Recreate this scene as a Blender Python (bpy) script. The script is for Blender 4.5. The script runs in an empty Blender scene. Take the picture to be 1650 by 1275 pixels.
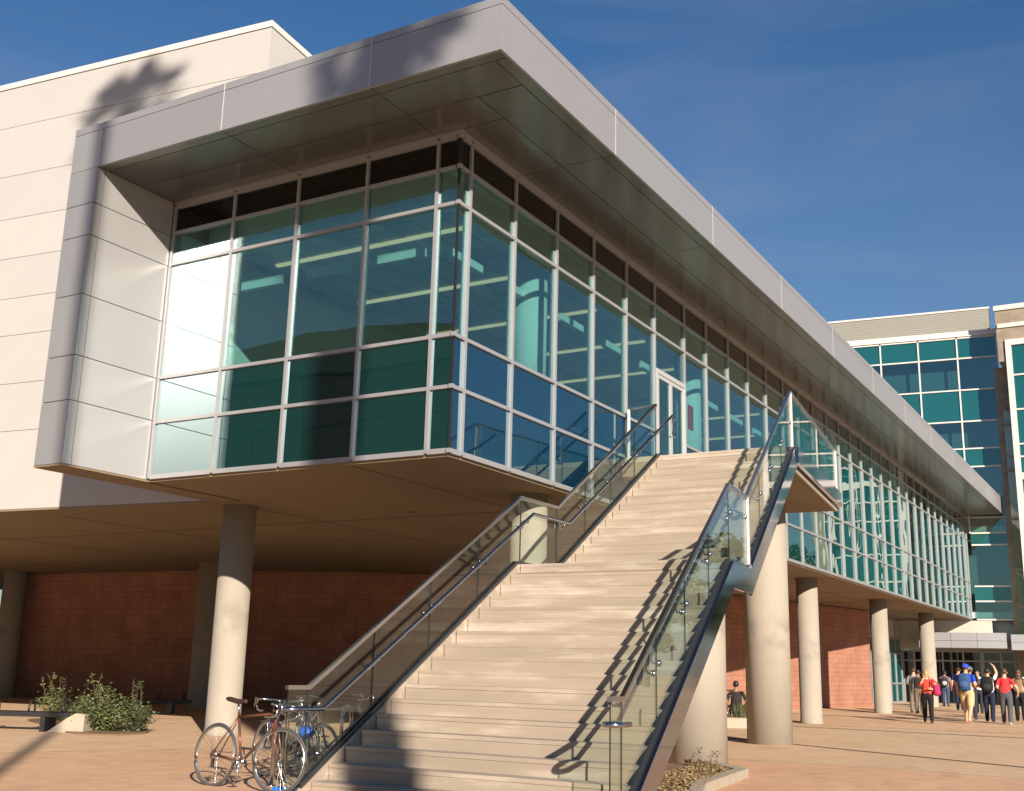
import bpy, bmesh, math, random
from math import radians, sin, cos, pi, atan2, hypot, sqrt
from mathutils import Vector, Matrix
random.seed(7)
S = bpy.context.scene
C = S.collection

# ------------------------------------------------------------------ camera, light, exposure
CAM_H = 1.3203
def cam_axes(a, b, c):
    ca, sa, cb, sb = cos(a), sin(a), cos(b), sin(b)
    fwd = Vector((cb*ca, cb*sa, sb)); right = Vector((sa, -ca, 0)); up = right.cross(fwd)
    return right*cos(c)+up*sin(c), up*cos(c)-right*sin(c), fwd
r_, u_, f_ = cam_axes(0.53310201, 0.23995178, 0.02518801)
cd = bpy.data.cameras.new('camera'); cam = bpy.data.objects.new('camera', cd); C.objects.link(cam)
M = Matrix((r_, u_, -f_)).transposed().to_4x4(); M.translation = (0, 0, CAM_H); cam.matrix_world = M
cd.sensor_fit = 'HORIZONTAL'; cd.sensor_width = 36; cd.lens = 1823.06/1650*36
cd.clip_start = .05; cd.clip_end = 3000
S.camera = cam

SUN_DIR = Vector((1.82, 1.98, -1.0)).normalized()      # the way the light travels
sl = bpy.data.lights.new('sun', 'SUN'); sl.energy = 5.0; sl.angle = radians(.53); sl.color = (1, .89, .75)
so = bpy.data.objects.new('sun', sl); C.objects.link(so)
so.rotation_euler = SUN_DIR.to_track_quat('-Z', 'Y').to_euler()
w = bpy.data.worlds.new('World'); S.world = w; w.use_nodes = True
nt = w.node_tree; bg = nt.nodes['Background']
sky = nt.nodes.new('ShaderNodeTexSky'); sky.sky_type = 'NISHITA'; sky.sun_disc = False
sky.sun_elevation = math.asin(-SUN_DIR.z); sky.sun_rotation = atan2(-SUN_DIR.x, -SUN_DIR.y)
sky.air_density = 1.6; sky.dust_density = 0; sky.ozone_density = 10
tc = nt.nodes.new('ShaderNodeTexCoord'); mp = nt.nodes.new('ShaderNodeMapping'); mp.inputs['Scale'].default_value = (1.7, 1.4, 6.0)
mp.inputs['Rotation'].default_value = (.12, .2, .9)
nz = nt.nodes.new('ShaderNodeTexNoise'); nz.inputs['Scale'].default_value = 1.5; nz.inputs['Detail'].default_value = 10; nz.inputs['Roughness'].default_value = .58; nz.inputs['Distortion'].default_value = .8
rp = nt.nodes.new('ShaderNodeValToRGB'); rp.color_ramp.elements[0].position = .52; rp.color_ramp.elements[1].position = .74
rp.color_ramp.elements[1].color = (.10, .10, .10, 1)
mx = nt.nodes.new('ShaderNodeMix'); mx.data_type = 'RGBA'; mx.inputs['B'].default_value = (5.5, 5.3, 5.6, 1)
L = nt.links.new
sx = nt.nodes.new('ShaderNodeSeparateXYZ'); vr = nt.nodes.new('ShaderNodeMapRange'); vr.inputs['From Min'].default_value = .52; vr.inputs['From Max'].default_value = .12
vr.inputs['To Min'].default_value = 0; vr.inputs['To Max'].default_value = .19; va = nt.nodes.new('ShaderNodeMath'); va.operation = 'ADD'
L(tc.outputs['Generated'], sx.inputs[0]); L(sx.outputs['Z'], vr.inputs['Value']); L(vr.outputs['Result'], va.inputs[0]); L(rp.outputs['Color'], va.inputs[1])
L(tc.outputs['Generated'], mp.inputs['Vector']); L(mp.outputs['Vector'], nz.inputs['Vector']); L(nz.outputs['Fac'], rp.inputs['Fac'])
L(va.outputs[0], mx.inputs['Factor']); L(sky.outputs['Color'], mx.inputs['A']); L(mx.outputs['Result'], bg.inputs['Color'])
bg.inputs['Strength'].default_value = .052
S.view_settings.view_transform = 'Standard'; S.view_settings.look = 'None'; S.view_settings.gamma = 1
S.view_settings.exposure = 0.9
S.cycles.max_bounces = 10; S.cycles.diffuse_bounces = 2; S.cycles.transparent_max_bounces = 24; S.cycles.glossy_bounces = 6
S.cycles.sample_clamp_indirect = 8

# ------------------------------------------------------------------ materials
MATS = {}
def new_mat(name):
    m = bpy.data.materials.new(name); m.use_nodes = True; MATS[name] = m
    return m, m.node_tree, m.node_tree.nodes['Principled BSDF'], m.node_tree.links.new
def plain(name, col, rough=.6, metal=0., spec=.5, var=0., scale=4., bump=0., bscale=40.):
    m, t, p, l = new_mat(name)
    p.inputs['Base Color'].default_value = (*col, 1); p.inputs['Roughness'].default_value = rough
    p.inputs['Metallic'].default_value = metal; p.inputs['Specular IOR Level'].default_value = spec
    if var or bump:
        tc = t.nodes.new('ShaderNodeTexCoord')
    if var:
        n = t.nodes.new('ShaderNodeTexNoise'); n.inputs['Scale'].default_value = scale; n.inputs['Detail'].default_value = 6; n.inputs['Roughness'].default_value = .65
        r = t.nodes.new('ShaderNodeMapRange'); r.inputs['From Min'].default_value = .25; r.inputs['From Max'].default_value = .75
        r.inputs['To Min'].default_value = 1-var; r.inputs['To Max'].default_value = 1+var
        x = t.nodes.new('ShaderNodeMix'); x.data_type = 'RGBA'; x.blend_type = 'MULTIPLY'; x.inputs['Factor'].default_value = 1
        x.inputs['A'].default_value = (*col, 1)
        l(tc.outputs['Object'], n.inputs['Vector']); l(n.outputs['Fac'], r.inputs['Value']); l(r.outputs['Result'], x.inputs['B'])
        l(x.outputs['Result'], p.inputs['Base Color'])
    if bump:
        n2 = t.nodes.new('ShaderNodeTexNoise'); n2.inputs['Scale'].default_value = bscale; n2.inputs['Detail'].default_value = 4
        b = t.nodes.new('ShaderNodeBump'); b.inputs['Strength'].default_value = bump; b.inputs['Distance'].default_value = .02
        l(tc.outputs['Object'], n2.inputs['Vector']); l(n2.outputs['Fac'], b.inputs['Height']); l(b.outputs['Normal'], p.inputs['Normal'])
    return m

def concrete(name, col, var=.10, streak=(1, 1, 1), scale=2.5, stain=None, rough=.8, fine=.05):
    """cast concrete: broad mottling, fine grain and faint stains"""
    m, t, p, l = new_mat(name); p.inputs['Roughness'].default_value = rough; p.inputs['Specular IOR Level'].default_value = .3
    tc = t.nodes.new('ShaderNodeTexCoord'); mp = t.nodes.new('ShaderNodeMapping'); mp.inputs['Scale'].default_value = streak
    l(tc.outputs['Object'], mp.inputs['Vector'])
    def noise(sc, det, vec):
        n = t.nodes.new('ShaderNodeTexNoise'); n.inputs['Scale'].default_value = sc; n.inputs['Detail'].default_value = det; n.inputs['Roughness'].default_value = .62
        l(vec, n.inputs['Vector']); return n.outputs['Fac']
    def rng(v, a, b, lo=.3, hi=.7):
        r = t.nodes.new('ShaderNodeMapRange'); r.inputs['From Min'].default_value = lo; r.inputs['From Max'].default_value = hi
        r.inputs['To Min'].default_value = a; r.inputs['To Max'].default_value = b; l(v, r.inputs['Value']); return r.outputs['Result']
    a = rng(noise(scale, 7, mp.outputs['Vector']), 1-var, 1+var)
    b = rng(noise(160, 2, tc.outputs['Object']), 1-fine, 1+fine)
    mm = t.nodes.new('ShaderNodeMath'); mm.operation = 'MULTIPLY'; l(a, mm.inputs[0]); l(b, mm.inputs[1])
    x = t.nodes.new('ShaderNodeMix'); x.data_type = 'RGBA'; x.blend_type = 'MULTIPLY'; x.inputs['Factor'].default_value = 1
    x.inputs['A'].default_value = (*col, 1); l(mm.outputs[0], x.inputs['B'])
    out = x.outputs['Result']
    if stain:
        s = rng(noise(stain[1], 5, mp.outputs['Vector']), 0, stain[2], .52, .72)
        y = t.nodes.new('ShaderNodeMix'); y.data_type = 'RGBA'; l(s, y.inputs['Factor']); l(out, y.inputs['A']); y.inputs['B'].default_value = (*stain[0], 1)
        out = y.outputs['Result']
    l(out, p.inputs['Base Color'])
    n2 = noise(55, 4, tc.outputs['Object']); bp = t.nodes.new('ShaderNodeBump'); bp.inputs['Strength'].default_value = .12; bp.inputs['Distance'].default_value = .01
    l(n2, bp.inputs['Height']); l(bp.outputs['Normal'], p.inputs['Normal'])
    return m

def schlick(t, l, f0):
    lw = t.nodes.new('ShaderNodeLayerWeight'); lw.inputs['Blend'].default_value = .5; pw = t.nodes.new('ShaderNodeMath'); pw.operation = 'POWER'; pw.inputs[1].default_value = 5; l(lw.outputs['Facing'], pw.inputs[0])
    ad = t.nodes.new('ShaderNodeMath'); ad.operation = 'MULTIPLY_ADD'; ad.use_clamp = True; ad.inputs[1].default_value = 1-f0; ad.inputs[2].default_value = f0; l(pw.outputs[0], ad.inputs[0]); return ad
def glass(name, tint, base=.08, ior=1.5, wave=0., wscale=.8, refl=(1, 1, 1), rough=0.):
    """architectural glass sheet: tinted see-through mixed with a mirror by angle, surface slightly wavy"""
    m, t, p, l = new_mat(name); t.nodes.remove(p); out = t.nodes['Material Output']
    tr = t.nodes.new('ShaderNodeBsdfTransparent'); tr.inputs['Color'].default_value = (*tint, 1)
    gl = t.nodes.new('ShaderNodeBsdfGlossy'); gl.inputs['Color'].default_value = (*refl, 1); gl.inputs['Roughness'].default_value = rough
    ad = schlick(t, l, base+.04)
    mi = t.nodes.new('ShaderNodeMixShader'); l(ad.outputs[0], mi.inputs['Fac']); l(tr.outputs[0], mi.inputs[1]); l(gl.outputs[0], mi.inputs[2])
    if wave: add_wave(t, l, gl, wave, wscale)
    l(mi.outputs[0], out.inputs['Surface']); return m
def add_wave(t, l, sh, wave, wscale):
    tc = t.nodes.new('ShaderNodeTexCoord'); n = t.nodes.new('ShaderNodeTexNoise'); n.inputs['Scale'].default_value = wscale; n.inputs['Detail'].default_value = 1.0
    b = t.nodes.new('ShaderNodeBump'); b.inputs['Strength'].default_value = 1; b.inputs['Distance'].default_value = wave
    l(tc.outputs['Object'], n.inputs['Vector']); l(n.outputs['Fac'], b.inputs['Height']); l(b.outputs['Normal'], sh.inputs['Normal'])
def spandrel(name, col, base=.16, wave=0., wscale=.8, refl=(1, 1, 1)):
    m, t, p, l = new_mat(name); t.nodes.remove(p); out = t.nodes['Material Output']
    df = t.nodes.new('ShaderNodeBsdfDiffuse'); df.inputs['Color'].default_value = (*col, 1)
    gl = t.nodes.new('ShaderNodeBsdfGlossy'); gl.inputs['Color'].default_value = (*refl, 1); gl.inputs['Roughness'].default_value = 0
    ad = schlick(t, l, base+.04)
    mi = t.nodes.new('ShaderNodeMixShader'); l(ad.outputs[0], mi.inputs['Fac']); l(df.outputs[0], mi.inputs[1]); l(gl.outputs[0], mi.inputs[2])
    if wave: add_wave(t, l, gl, wave, wscale)
    l(mi.outputs[0], out.inputs['Surface']); return m
def leafy(name, c1, c2, rough=.5):
    m, t, p, l = new_mat(name); g = t.nodes.new('ShaderNodeNewGeometry'); x = t.nodes.new('ShaderNodeMix'); x.data_type = 'RGBA'
    x.inputs['A'].default_value = (*c1, 1); x.inputs['B'].default_value = (*c2, 1); l(g.outputs['Random Per Island'], x.inputs['Factor'])
    l(x.outputs['Result'], p.inputs['Base Color']); p.inputs['Roughness'].default_value = rough; return m
def brick(name, c1, c2, mortar, bw=.4, bh=.2, mort=.012, rot=None):
    m, t, p, l = new_mat(name); p.inputs['Roughness'].default_value = .85; p.inputs['Specular IOR Level'].default_value = .2
    uv = t.nodes.new('ShaderNodeUVMap'); b = t.nodes.new('ShaderNodeTexBrick'); b.inputs['Scale'].default_value = 1
    b.inputs['Brick Width'].default_value = bw; b.inputs['Row Height'].default_value = bh; b.inputs['Mortar Size'].default_value = mort
    b.inputs['Color1'].default_value = (*c1, 1); b.inputs['Color2'].default_value = (*c2, 1); b.inputs['Mortar'].default_value = (*mortar, 1)
    b.offset = 0.0 if name == 'red block' else .5; l(uv.outputs['UV'], b.inputs['Vector'])
    n = t.nodes.new('ShaderNodeTexNoise'); n.inputs['Scale'].default_value = 1.2; n.inputs['Detail'].default_value = 6; l(uv.outputs['UV'], n.inputs['Vector'])
    r = t.nodes.new('ShaderNodeMapRange'); r.inputs['From Min'].default_value = .3; r.inputs['From Max'].default_value = .7; r.inputs['To Min'].default_value = .85; r.inputs['To Max'].default_value = 1.15
    l(n.outputs['Fac'], r.inputs['Value'])
    x = t.nodes.new('ShaderNodeMix'); x.data_type = 'RGBA'; x.blend_type = 'MULTIPLY'; x.inputs['Factor'].default_value = 1
    l(b.outputs['Color'], x.inputs['A']); l(r.outputs['Result'], x.inputs['B']); l(x.outputs['Result'], p.inputs['Base Color']); return m

STEP = concrete('stair concrete', (.325, .262, .203), .12, (1.6, .22, 1.6), 2.6, ((.48, .42, .345), 2.6, .85))
STEPJ = plain('dark joint', (.10, .075, .055), .9)
def islands(m, v):
    t = m.node_tree; l = t.links.new; p = t.nodes['Principled BSDF']; src = p.inputs['Base Color'].links[0].from_socket
    g = t.nodes.new('ShaderNodeNewGeometry'); r = t.nodes.new('ShaderNodeMapRange'); r.inputs['To Min'].default_value = 1-v; r.inputs['To Max'].default_value = 1+v; l(g.outputs['Random Per Island'], r.inputs['Value'])
    x = t.nodes.new('ShaderNodeMix'); x.data_type = 'RGBA'; x.blend_type = 'MULTIPLY'; x.inputs['Factor'].default_value = 1; l(src, x.inputs['A']); l(r.outputs['Result'], x.inputs['B']); l(x.outputs['Result'], p.inputs['Base Color'])
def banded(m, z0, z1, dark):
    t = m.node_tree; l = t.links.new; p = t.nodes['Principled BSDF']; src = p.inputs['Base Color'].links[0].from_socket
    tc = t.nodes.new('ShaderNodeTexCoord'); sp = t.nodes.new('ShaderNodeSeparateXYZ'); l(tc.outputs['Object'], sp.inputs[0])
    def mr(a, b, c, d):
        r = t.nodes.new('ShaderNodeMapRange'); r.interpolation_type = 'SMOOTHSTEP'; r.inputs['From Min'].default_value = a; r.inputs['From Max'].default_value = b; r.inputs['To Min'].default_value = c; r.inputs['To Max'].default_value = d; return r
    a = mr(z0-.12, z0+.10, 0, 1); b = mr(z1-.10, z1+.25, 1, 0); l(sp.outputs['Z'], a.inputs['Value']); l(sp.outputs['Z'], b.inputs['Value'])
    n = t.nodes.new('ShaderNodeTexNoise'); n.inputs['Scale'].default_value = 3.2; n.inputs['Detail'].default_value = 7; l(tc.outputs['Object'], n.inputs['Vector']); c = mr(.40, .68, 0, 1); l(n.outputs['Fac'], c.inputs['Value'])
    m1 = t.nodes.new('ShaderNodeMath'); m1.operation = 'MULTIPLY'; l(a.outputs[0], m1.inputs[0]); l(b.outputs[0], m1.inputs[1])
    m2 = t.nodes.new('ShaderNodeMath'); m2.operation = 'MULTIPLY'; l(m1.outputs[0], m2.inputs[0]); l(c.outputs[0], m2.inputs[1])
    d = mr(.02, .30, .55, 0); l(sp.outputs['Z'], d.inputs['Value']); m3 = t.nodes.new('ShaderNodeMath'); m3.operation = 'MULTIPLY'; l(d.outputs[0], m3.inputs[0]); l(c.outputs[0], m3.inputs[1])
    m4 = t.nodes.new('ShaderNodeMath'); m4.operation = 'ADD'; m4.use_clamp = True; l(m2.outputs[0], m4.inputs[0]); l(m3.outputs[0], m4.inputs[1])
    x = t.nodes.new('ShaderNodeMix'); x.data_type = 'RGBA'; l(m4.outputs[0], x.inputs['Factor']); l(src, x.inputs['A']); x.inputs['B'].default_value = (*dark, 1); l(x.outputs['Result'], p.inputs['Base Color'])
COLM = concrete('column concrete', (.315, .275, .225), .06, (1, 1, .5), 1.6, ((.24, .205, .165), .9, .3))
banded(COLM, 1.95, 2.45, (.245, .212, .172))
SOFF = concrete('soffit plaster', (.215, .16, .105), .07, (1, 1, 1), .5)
STUC = concrete('beige plaster', (.398, .38, .366), .025, (1, 1, 1), 1.2, None, .85, .02)
STUCW = concrete('pale plaster', (.46, .41, .35), .03, (1, 1, 1), 1.2, None, .85, .02)
KERB = concrete('kerb concrete', (.36, .30, .23), .1, (1, 1, 1), 3, ((.38, .33, .27), 2, .4))
FASC = plain('fascia aluminium', (.31, .308, .318), .42, .35, .5, .03, .6)
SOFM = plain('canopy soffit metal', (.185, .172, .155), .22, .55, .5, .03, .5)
WINGM = plain('wing panel aluminium', (.37, .36, .36), .34, .3, .5, .02, .7)
ALU = plain('window aluminium', (.325, .322, .335), .38, .35)
ALUW = plain('white painted aluminium', (.58, .54, .50), .4)
for m_, v_ in ((FASC, .05), (SOFM, .10), (WINGM, .03), (STUC, .018), (STEP, .065)): islands(m_, v_)
DARK = plain('dark backing', (.02, .02, .02), .8)
STEEL = plain('brushed steel', (.42, .43, .47), .20, 1.0)
PLATE = plain('polished stringer steel', (.33, .36, .43), .07, 1.0)
STEELD = plain('dark steel', (.10, .105, .11), .3, .8)
BLK = plain('black paint', (.018, .018, .02), .42)
INTW = plain('interior white paint', (.82, .82, .80), .8)
INTC = plain('painted counter', (.5, .5, .48), .9)
INTF = plain('interior floor', (.42, .40, .37), .9)
REDP = plain('red poster paint', (.85, .06, .035), .6)
GLS = glass('tinted window glass', (.60, .78, .76), .10, 1.5, .004, .7, (.85, .97, 1))
GLW = glass('wavy window glass', (.38, .64, .63), .20, 1.5, .016, .8, (.85, 1, .98))
GLR = glass('clear railing glass', (.90, .955, .93), .015, 1.5)
GEDGE = plain('polished glass edge', (.012, .022, .02), .25)
SPD = spandrel('dark spandrel glass', (.003, .0035, .0035), .0, .003, .7)
SPG = spandrel('teal spandrel glass', (.004, .030, .030), .20, .004, .7, (.75, .95, 1))
SPW = spandrel('wavy spandrel glass', (.006, .040, .038), .26, .016, .8, (.8, 1, .97))
SPB = spandrel('sky tinted spandrel glass', (.002, .020, .042), .20, .004, .7, (.7, .92, 1))  # bluer copy of the teal spandrel, sky reflection put into its colour
SPE = spandrel('teal office glass', (.005, .070, .068), .10, .003, .5, (.7, .95, 1))
RED = brick('red block', (.29, .135, .09), (.32, .155, .105), (.215, .095, .062), .40, .20, .010)
CEIL = brick('ceiling tile', (.70, .70, .68), (.74, .74, .72), (.35, .35, .34), 1.2, .6, .012)
STONE = brick('tan stone block', (.245, .195, .148), (.27, .22, .17), (.20, .16, .12), .6, .3, .008)
LEAF = leafy('shrub leaf', (.035, .055, .016), (.14, .15, .05))
LEAFD = leafy('dark shrub leaf', (.022, .045, .018), (.085, .10, .035))
LEAFT = leafy('tree leaf', (.018, .04, .014), (.06, .085, .03))
FROND = leafy('palm frond', (.05, .075, .025), (.13, .14, .06))
DRYL = leafy('dry ground cover', (.13, .085, .04), (.40, .28, .14), .9)
BARK = plain('bark', (.13, .09, .06), .9, 0, .3, .3, 6, .4, 14)
SOIL = plain('planting soil', (.20, .13, .08), .95, 0, .2, .25, 6, .5, 20)

# ------------------------------------------------------------------ geometry helpers
class MB:
    def __init__(s): s.v = []; s.f = []; s.m = []; s.sm = []; s.uv = {}
    def face(s, idx, m=0, smooth=False): s.f.append(tuple(idx)); s.m.append(m); s.sm.append(smooth)
    def prism(s, pts, off, m=0, me=None):
        """polygon pts (3-D, any planar) pushed along the vector off"""
        n = len(pts); b = len(s.v); off = Vector(off)
        s.v += [Vector(p) for p in pts] + [Vector(p)+off for p in pts]
        s.face(range(b+n-1, b-1, -1), m); s.face(range(b+n, b+2*n), m)
        for i in range(n):
            j = (i+1) % n; s.face((b+i, b+j, b+n+j, b+n+i), m if me is None else me)
    def box(s, lo, hi, m=0):
        x0, y0, z0 = lo; x1, y1, z1 = hi
        s.prism([(x0, y0, z0), (x1, y0, z0), (x1, y1, z0), (x0, y1, z0)], (0, 0, z1-z0), m)
    def slab(s, poly, z0, z1, m=0): s.prism([(x, y, z0) for x, y in poly], (0, 0, z1-z0), m)
    def quad(s, pts, m=0):
        b = len(s.v); s.v += [Vector(p) for p in pts]; s.face(range(b, b+len(pts)), m)
    def tube(s, path, r, n=8, m=0, closed=False, phase=0., smooth=True, caps=True):
        path = [Vector(p) for p in path]; k = len(path); rs = r if isinstance(r, (list, tuple)) else [r]*k
        b = len(s.v); up = Vector((0, 0, 1)); prev = None
        for i, p in enumerate(path):
            a = path[(i-1) % k] if (closed or i > 0) else p; c = path[(i+1) % k] if (closed or i < k-1) else p
            t1 = (p-a).normalized() if (p-a).length > 1e-9 else None; t2 = (c-p).normalized() if (c-p).length > 1e-9 else None
            t = (t1 or t2)+(t2 or t1); t = t.normalized() if t.length > 1e-6 else (t1 or t2)
            mit = 1/max(.4, t.dot(t1 or t2))
            ref = up if abs(t.z) < .97 else (prev if prev is not None else Vector((1, 0, 0)))
            x = t.cross(ref).normalized(); y = x.cross(t).normalized(); prev = y
            for j in range(n):
                q = 2*pi*j/n+phase; s.v.append(p+(x*cos(q)*rs[i]+y*sin(q)*rs[i]*(mit if not closed else 1)))
        for i in range(k if closed else k-1):
            for j in range(n):
                a0 = b+i*n; a1 = b+((i+1) % k)*n; j2 = (j+1) % n
                s.face((a0+j, a0+j2, a1+j2, a1+j), m, smooth)
        if caps and not closed:
            s.face(range(b+n-1, b-1, -1), m); s.face(range(b+(k-1)*n, b+k*n), m)
    def lathe(s, prof, c, n=32, m=0, smooth=True, axis='z'):
        """profile of (radius, height) turned round a vertical axis through c"""
        b = len(s.v); k = len(prof); c = Vector(c)
        for rr, h in prof:
            for j in range(n):
                q = 2*pi*j/n
                s.v.append(c+(Vector((rr*cos(q), rr*sin(q), h)) if axis == 'z' else Vector((rr*cos(q), h, rr*sin(q)))))
        for i in range(k-1):
            for j in range(n):
                j2 = (j+1) % n; s.face((b+i*n+j, b+i*n+j2, b+(i+1)*n+j2, b+(i+1)*n+j), m, smooth)
        s.face(range(b+n-1, b-1, -1), m); s.face(range(b+(k-1)*n, b+k*n), m)
    def ball(s, c, r, n=10, m=0, sq=(1, 1, 1), rot=None):
        b = len(s.v); c = Vector(c); k = n//2+1
        for i in range(k):
            a = pi*i/(k-1)
            for j in range(n):
                q = 2*pi*j/n; v = Vector((sin(a)*cos(q)*sq[0], sin(a)*sin(q)*sq[1], cos(a)*sq[2]))*r
                if rot: v = rot @ v
                s.v.append(c+v)
        for i in range(k-1):
            for j in range(n):
                j2 = (j+1) % n; s.face((b+i*n+j, b+(i+1)*n+j, b+(i+1)*n+j2, b+i*n+j2), m, True)
    def build(s, name, mats, parent=None, bevel=0., uvw=None):
        me = bpy.data.meshes.new(name); me.from_pydata([tuple(v) for v in s.v], [], s.f)
        for mm in (mats if isinstance(mats, (list, tuple)) else [mats]): me.materials.append(mm)
        me.polygons.foreach_set('material_index', s.m); me.polygons.foreach_set('use_smooth', s.sm)
        me.update()
        if uvw:
            ul = me.uv_layers.new(name='UVMap')
            for lp in me.loops: ul.data[lp.index].uv = uvw(me.vertices[lp.vertex_index].co)
        bm = bmesh.new(); bm.from_mesh(me); bmesh.ops.recalc_face_normals(bm, faces=bm.faces)
        if bevel: bmesh.ops.bevel(bm, geom=list(bm.edges), offset=bevel, segments=2, affect='EDGES', profile=.6)
        bm.to_mesh(me); bm.free()
        o = bpy.data.objects.new(name, me); C.objects.link(o)
        if parent is not None: adopt(o, parent)
        return o
def adopt(o, parent):
    o.parent = parent; wm = Matrix.Identity(4); p = parent; ch = []
    while p is not None: ch.append(p); p = p.parent
    for q in reversed(ch): wm = wm @ q.matrix_parent_inverse @ q.matrix_basis
    o.matrix_parent_inverse = wm.inverted()
def tag(o, label=None, cat=None, group=None, kind=None):
    for k, v in (('label', label), ('category', cat), ('group', group), ('kind', kind)):
        if v: o[k] = v
    return o
def thing(name, loc, label, cat, group=None, rz=0.):
    o = bpy.data.objects.new(name, None); C.objects.link(o); o.location = loc; o.rotation_euler = (0, 0, rz); o.empty_display_size = .3
    return tag(o, label, cat, group)
def local(o, parent):                    # a part modelled in its thing's own coordinates
    o.parent = parent; return o
def lerp(a, b, t): return a+(b-a)*t
GX = [(-300, 0), (36, 0), (57, .28), (75, .40), (200, .9), (500, 1.2)]
def G(x):
    for (a, za), (b, zb) in zip(GX, GX[1:]):
        if a <= x <= b: return lerp(za, zb, (x-a)/(b-a))
    return 0

# ------------------------------------------------------------------ ground
def ground_mat(name, c1, c2, speck, joint=None):
    m, t, p, l = new_mat(name); p.inputs['Roughness'].default_value = .85; p.inputs['Specular IOR Level'].default_value = .25
    tc = t.nodes.new('ShaderNodeTexCoord')
    def noise(sc, det, st=(1, 1, 1)):
        mp = t.nodes.new('ShaderNodeMapping'); mp.inputs['Scale'].default_value = st; l(tc.outputs['Object'], mp.inputs['Vector'])
        n = t.nodes.new('ShaderNodeTexNoise'); n.inputs['Scale'].default_value = sc; n.inputs['Detail'].default_value = det; l(mp.outputs['Vector'], n.inputs['Vector']); return n.outputs['Fac']
    def rng(v, a, b, lo=.3, hi=.7):
        r = t.nodes.new('ShaderNodeMapRange'); r.inputs['From Min'].default_value = lo; r.inputs['From Max'].default_value = hi; r.inputs['To Min'].default_value = a; r.inputs['To Max'].default_value = b
        l(v, r.inputs['Value']); return r.outputs['Result']
    x = t.nodes.new('ShaderNodeMix'); x.data_type = 'RGBA'; x.inputs['A'].default_value = (*c1, 1); x.inputs['B'].default_value = (*c2, 1); l(rng(noise(.55, 8), 0, 1), x.inputs['Factor'])
    y = t.nodes.new('ShaderNodeMix'); y.data_type = 'RGBA'; y.blend_type = 'MULTIPLY'; y.inputs['Factor'].default_value = 1
    l(x.outputs['Result'], y.inputs['A']); l(rng(noise(130, 3), 1-speck, 1+speck), y.inputs['B'])
    z = t.nodes.new('ShaderNodeMix'); z.data_type = 'RGBA'; z.blend_type = 'MULTIPLY'; z.inputs['Factor'].default_value = 1
    l(y.outputs['Result'], z.inputs['A']); l(rng(noise(3.0, 6), .90, 1.08), z.inputs['B'])
    vo = t.nodes.new('ShaderNodeTexVoronoi'); vo.inputs['Scale'].default_value = 1.7; l(tc.outputs['Object'], vo.inputs['Vector'])
    gm = t.nodes.new('ShaderNodeMapRange'); gm.inputs['From Min'].default_value = .035; gm.inputs['From Max'].default_value = .06; gm.inputs['To Min'].default_value = .45; gm.inputs['To Max'].default_value = 0; l(vo.outputs['Distance'], gm.inputs['Value'])
    st_ = rng(noise(.9, 9, (1, 2.2, 1)), 0, .30, .56, .72); ad = t.nodes.new('ShaderNodeMath'); ad.operation = 'MAXIMUM'; l(gm.outputs['Result'], ad.inputs[0]); l(st_, ad.inputs[1])
    dk = t.nodes.new('ShaderNodeMix'); dk.data_type = 'RGBA'; l(ad.outputs[0], dk.inputs['Factor']); l(z.outputs['Result'], dk.inputs['A']); dk.inputs['B'].default_value = (c1[0]*.5, c1[1]*.5, c1[2]*.5, 1)
    l(dk.outputs['Result'], p.inputs['Base Color'])
    b = t.nodes.new('ShaderNodeBump'); b.inputs['Strength'].default_value = .25; b.inputs['Distance'].default_value = .01; l(noise(90, 4), b.inputs['Height']); l(b.outputs['Normal'], p.inputs['Normal'])
    return m
GAG = ground_mat('exposed aggregate paving', (.55, .37, .225), (.61, .42, .265), .16)
GPK = ground_mat('pink tinted paving', (.555, .328, .192), (.61, .375, .23), .06)
b = MB(); xs = [-300, -60, 0, 36, 44, 50, 57, 66, 75, 110, 200, 500]; ys = [-400, -60, 0, 30, 60, 500]
for i in range(len(xs)-1):
    for j in range(len(ys)-1):
        b.quad([(xs[i], ys[j], G(xs[i])), (xs[i+1], ys[j], G(xs[i+1])), (xs[i+1], ys[j+1], G(xs[i+1])), (xs[i], ys[j+1], G(xs[i]))])
tag(b.build('ground', GAG), kind='structure')
b = MB(); b.quad([(8.8+10.2*cos(2*pi*k/96), 5.0+10.2*sin(2*pi*k/96), .004) for k in range(96)])
tag(b.build('plaza_paving', GPK), kind='structure')
b = MB()
def band(pts, wd, zoff, m=0):
    for (x0, y0), (x1, y1) in zip(pts, pts[1:]):
        d = Vector((x1-x0, y1-y0, 0)).normalized(); n = Vector((-d.y, d.x, 0))*wd/2
        b.quad([Vector((x0, y0, G(x0)+zoff))-n, Vector((x1, y1, G(x1)+zoff))-n, Vector((x1, y1, G(x1)+zoff))+n, Vector((x0, y0, G(x0)+zoff))+n], m)
band([(32.2, -14), (32.75, 3.84), (33.45, 9.29), (33.9, 13)], .16, .008)
band([(16.2, -6), (21.24, 2.53), (24.33, 7.29), (26, 10)], .11, .008)
band([(45.6, -12), (46.2, 4), (46.9, 13)], .2, .008); band([(41.6, -12), (42.0, 4), (42.8, 13.5)], .2, .008)
band([(51, -12), (51.4, 4), (52, 12)], .2, .008); band([(58, -12), (58, 12)], .18, .008)
for k in range(40):
    a0, a1 = 2*pi*k/40, 2*pi*(k+1)/40
    band([(8.8+10.25*cos(a0), 5+10.25*sin(a0)), (8.8+10.25*cos(a1), 5+10.25*sin(a1))], .03, .008)
band([(13.0, 26.5), (16.6, 22.4), (21.3, 18.6), (26, 15)], .03, .008)
band([(14.5, 30), (20.3, 22.3), (27, 17)], .05, .008)
tag(b.build('paving_joint', plain('dark slot drain', (.10, .065, .04), .9)), kind='structure')
b = MB()
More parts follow.
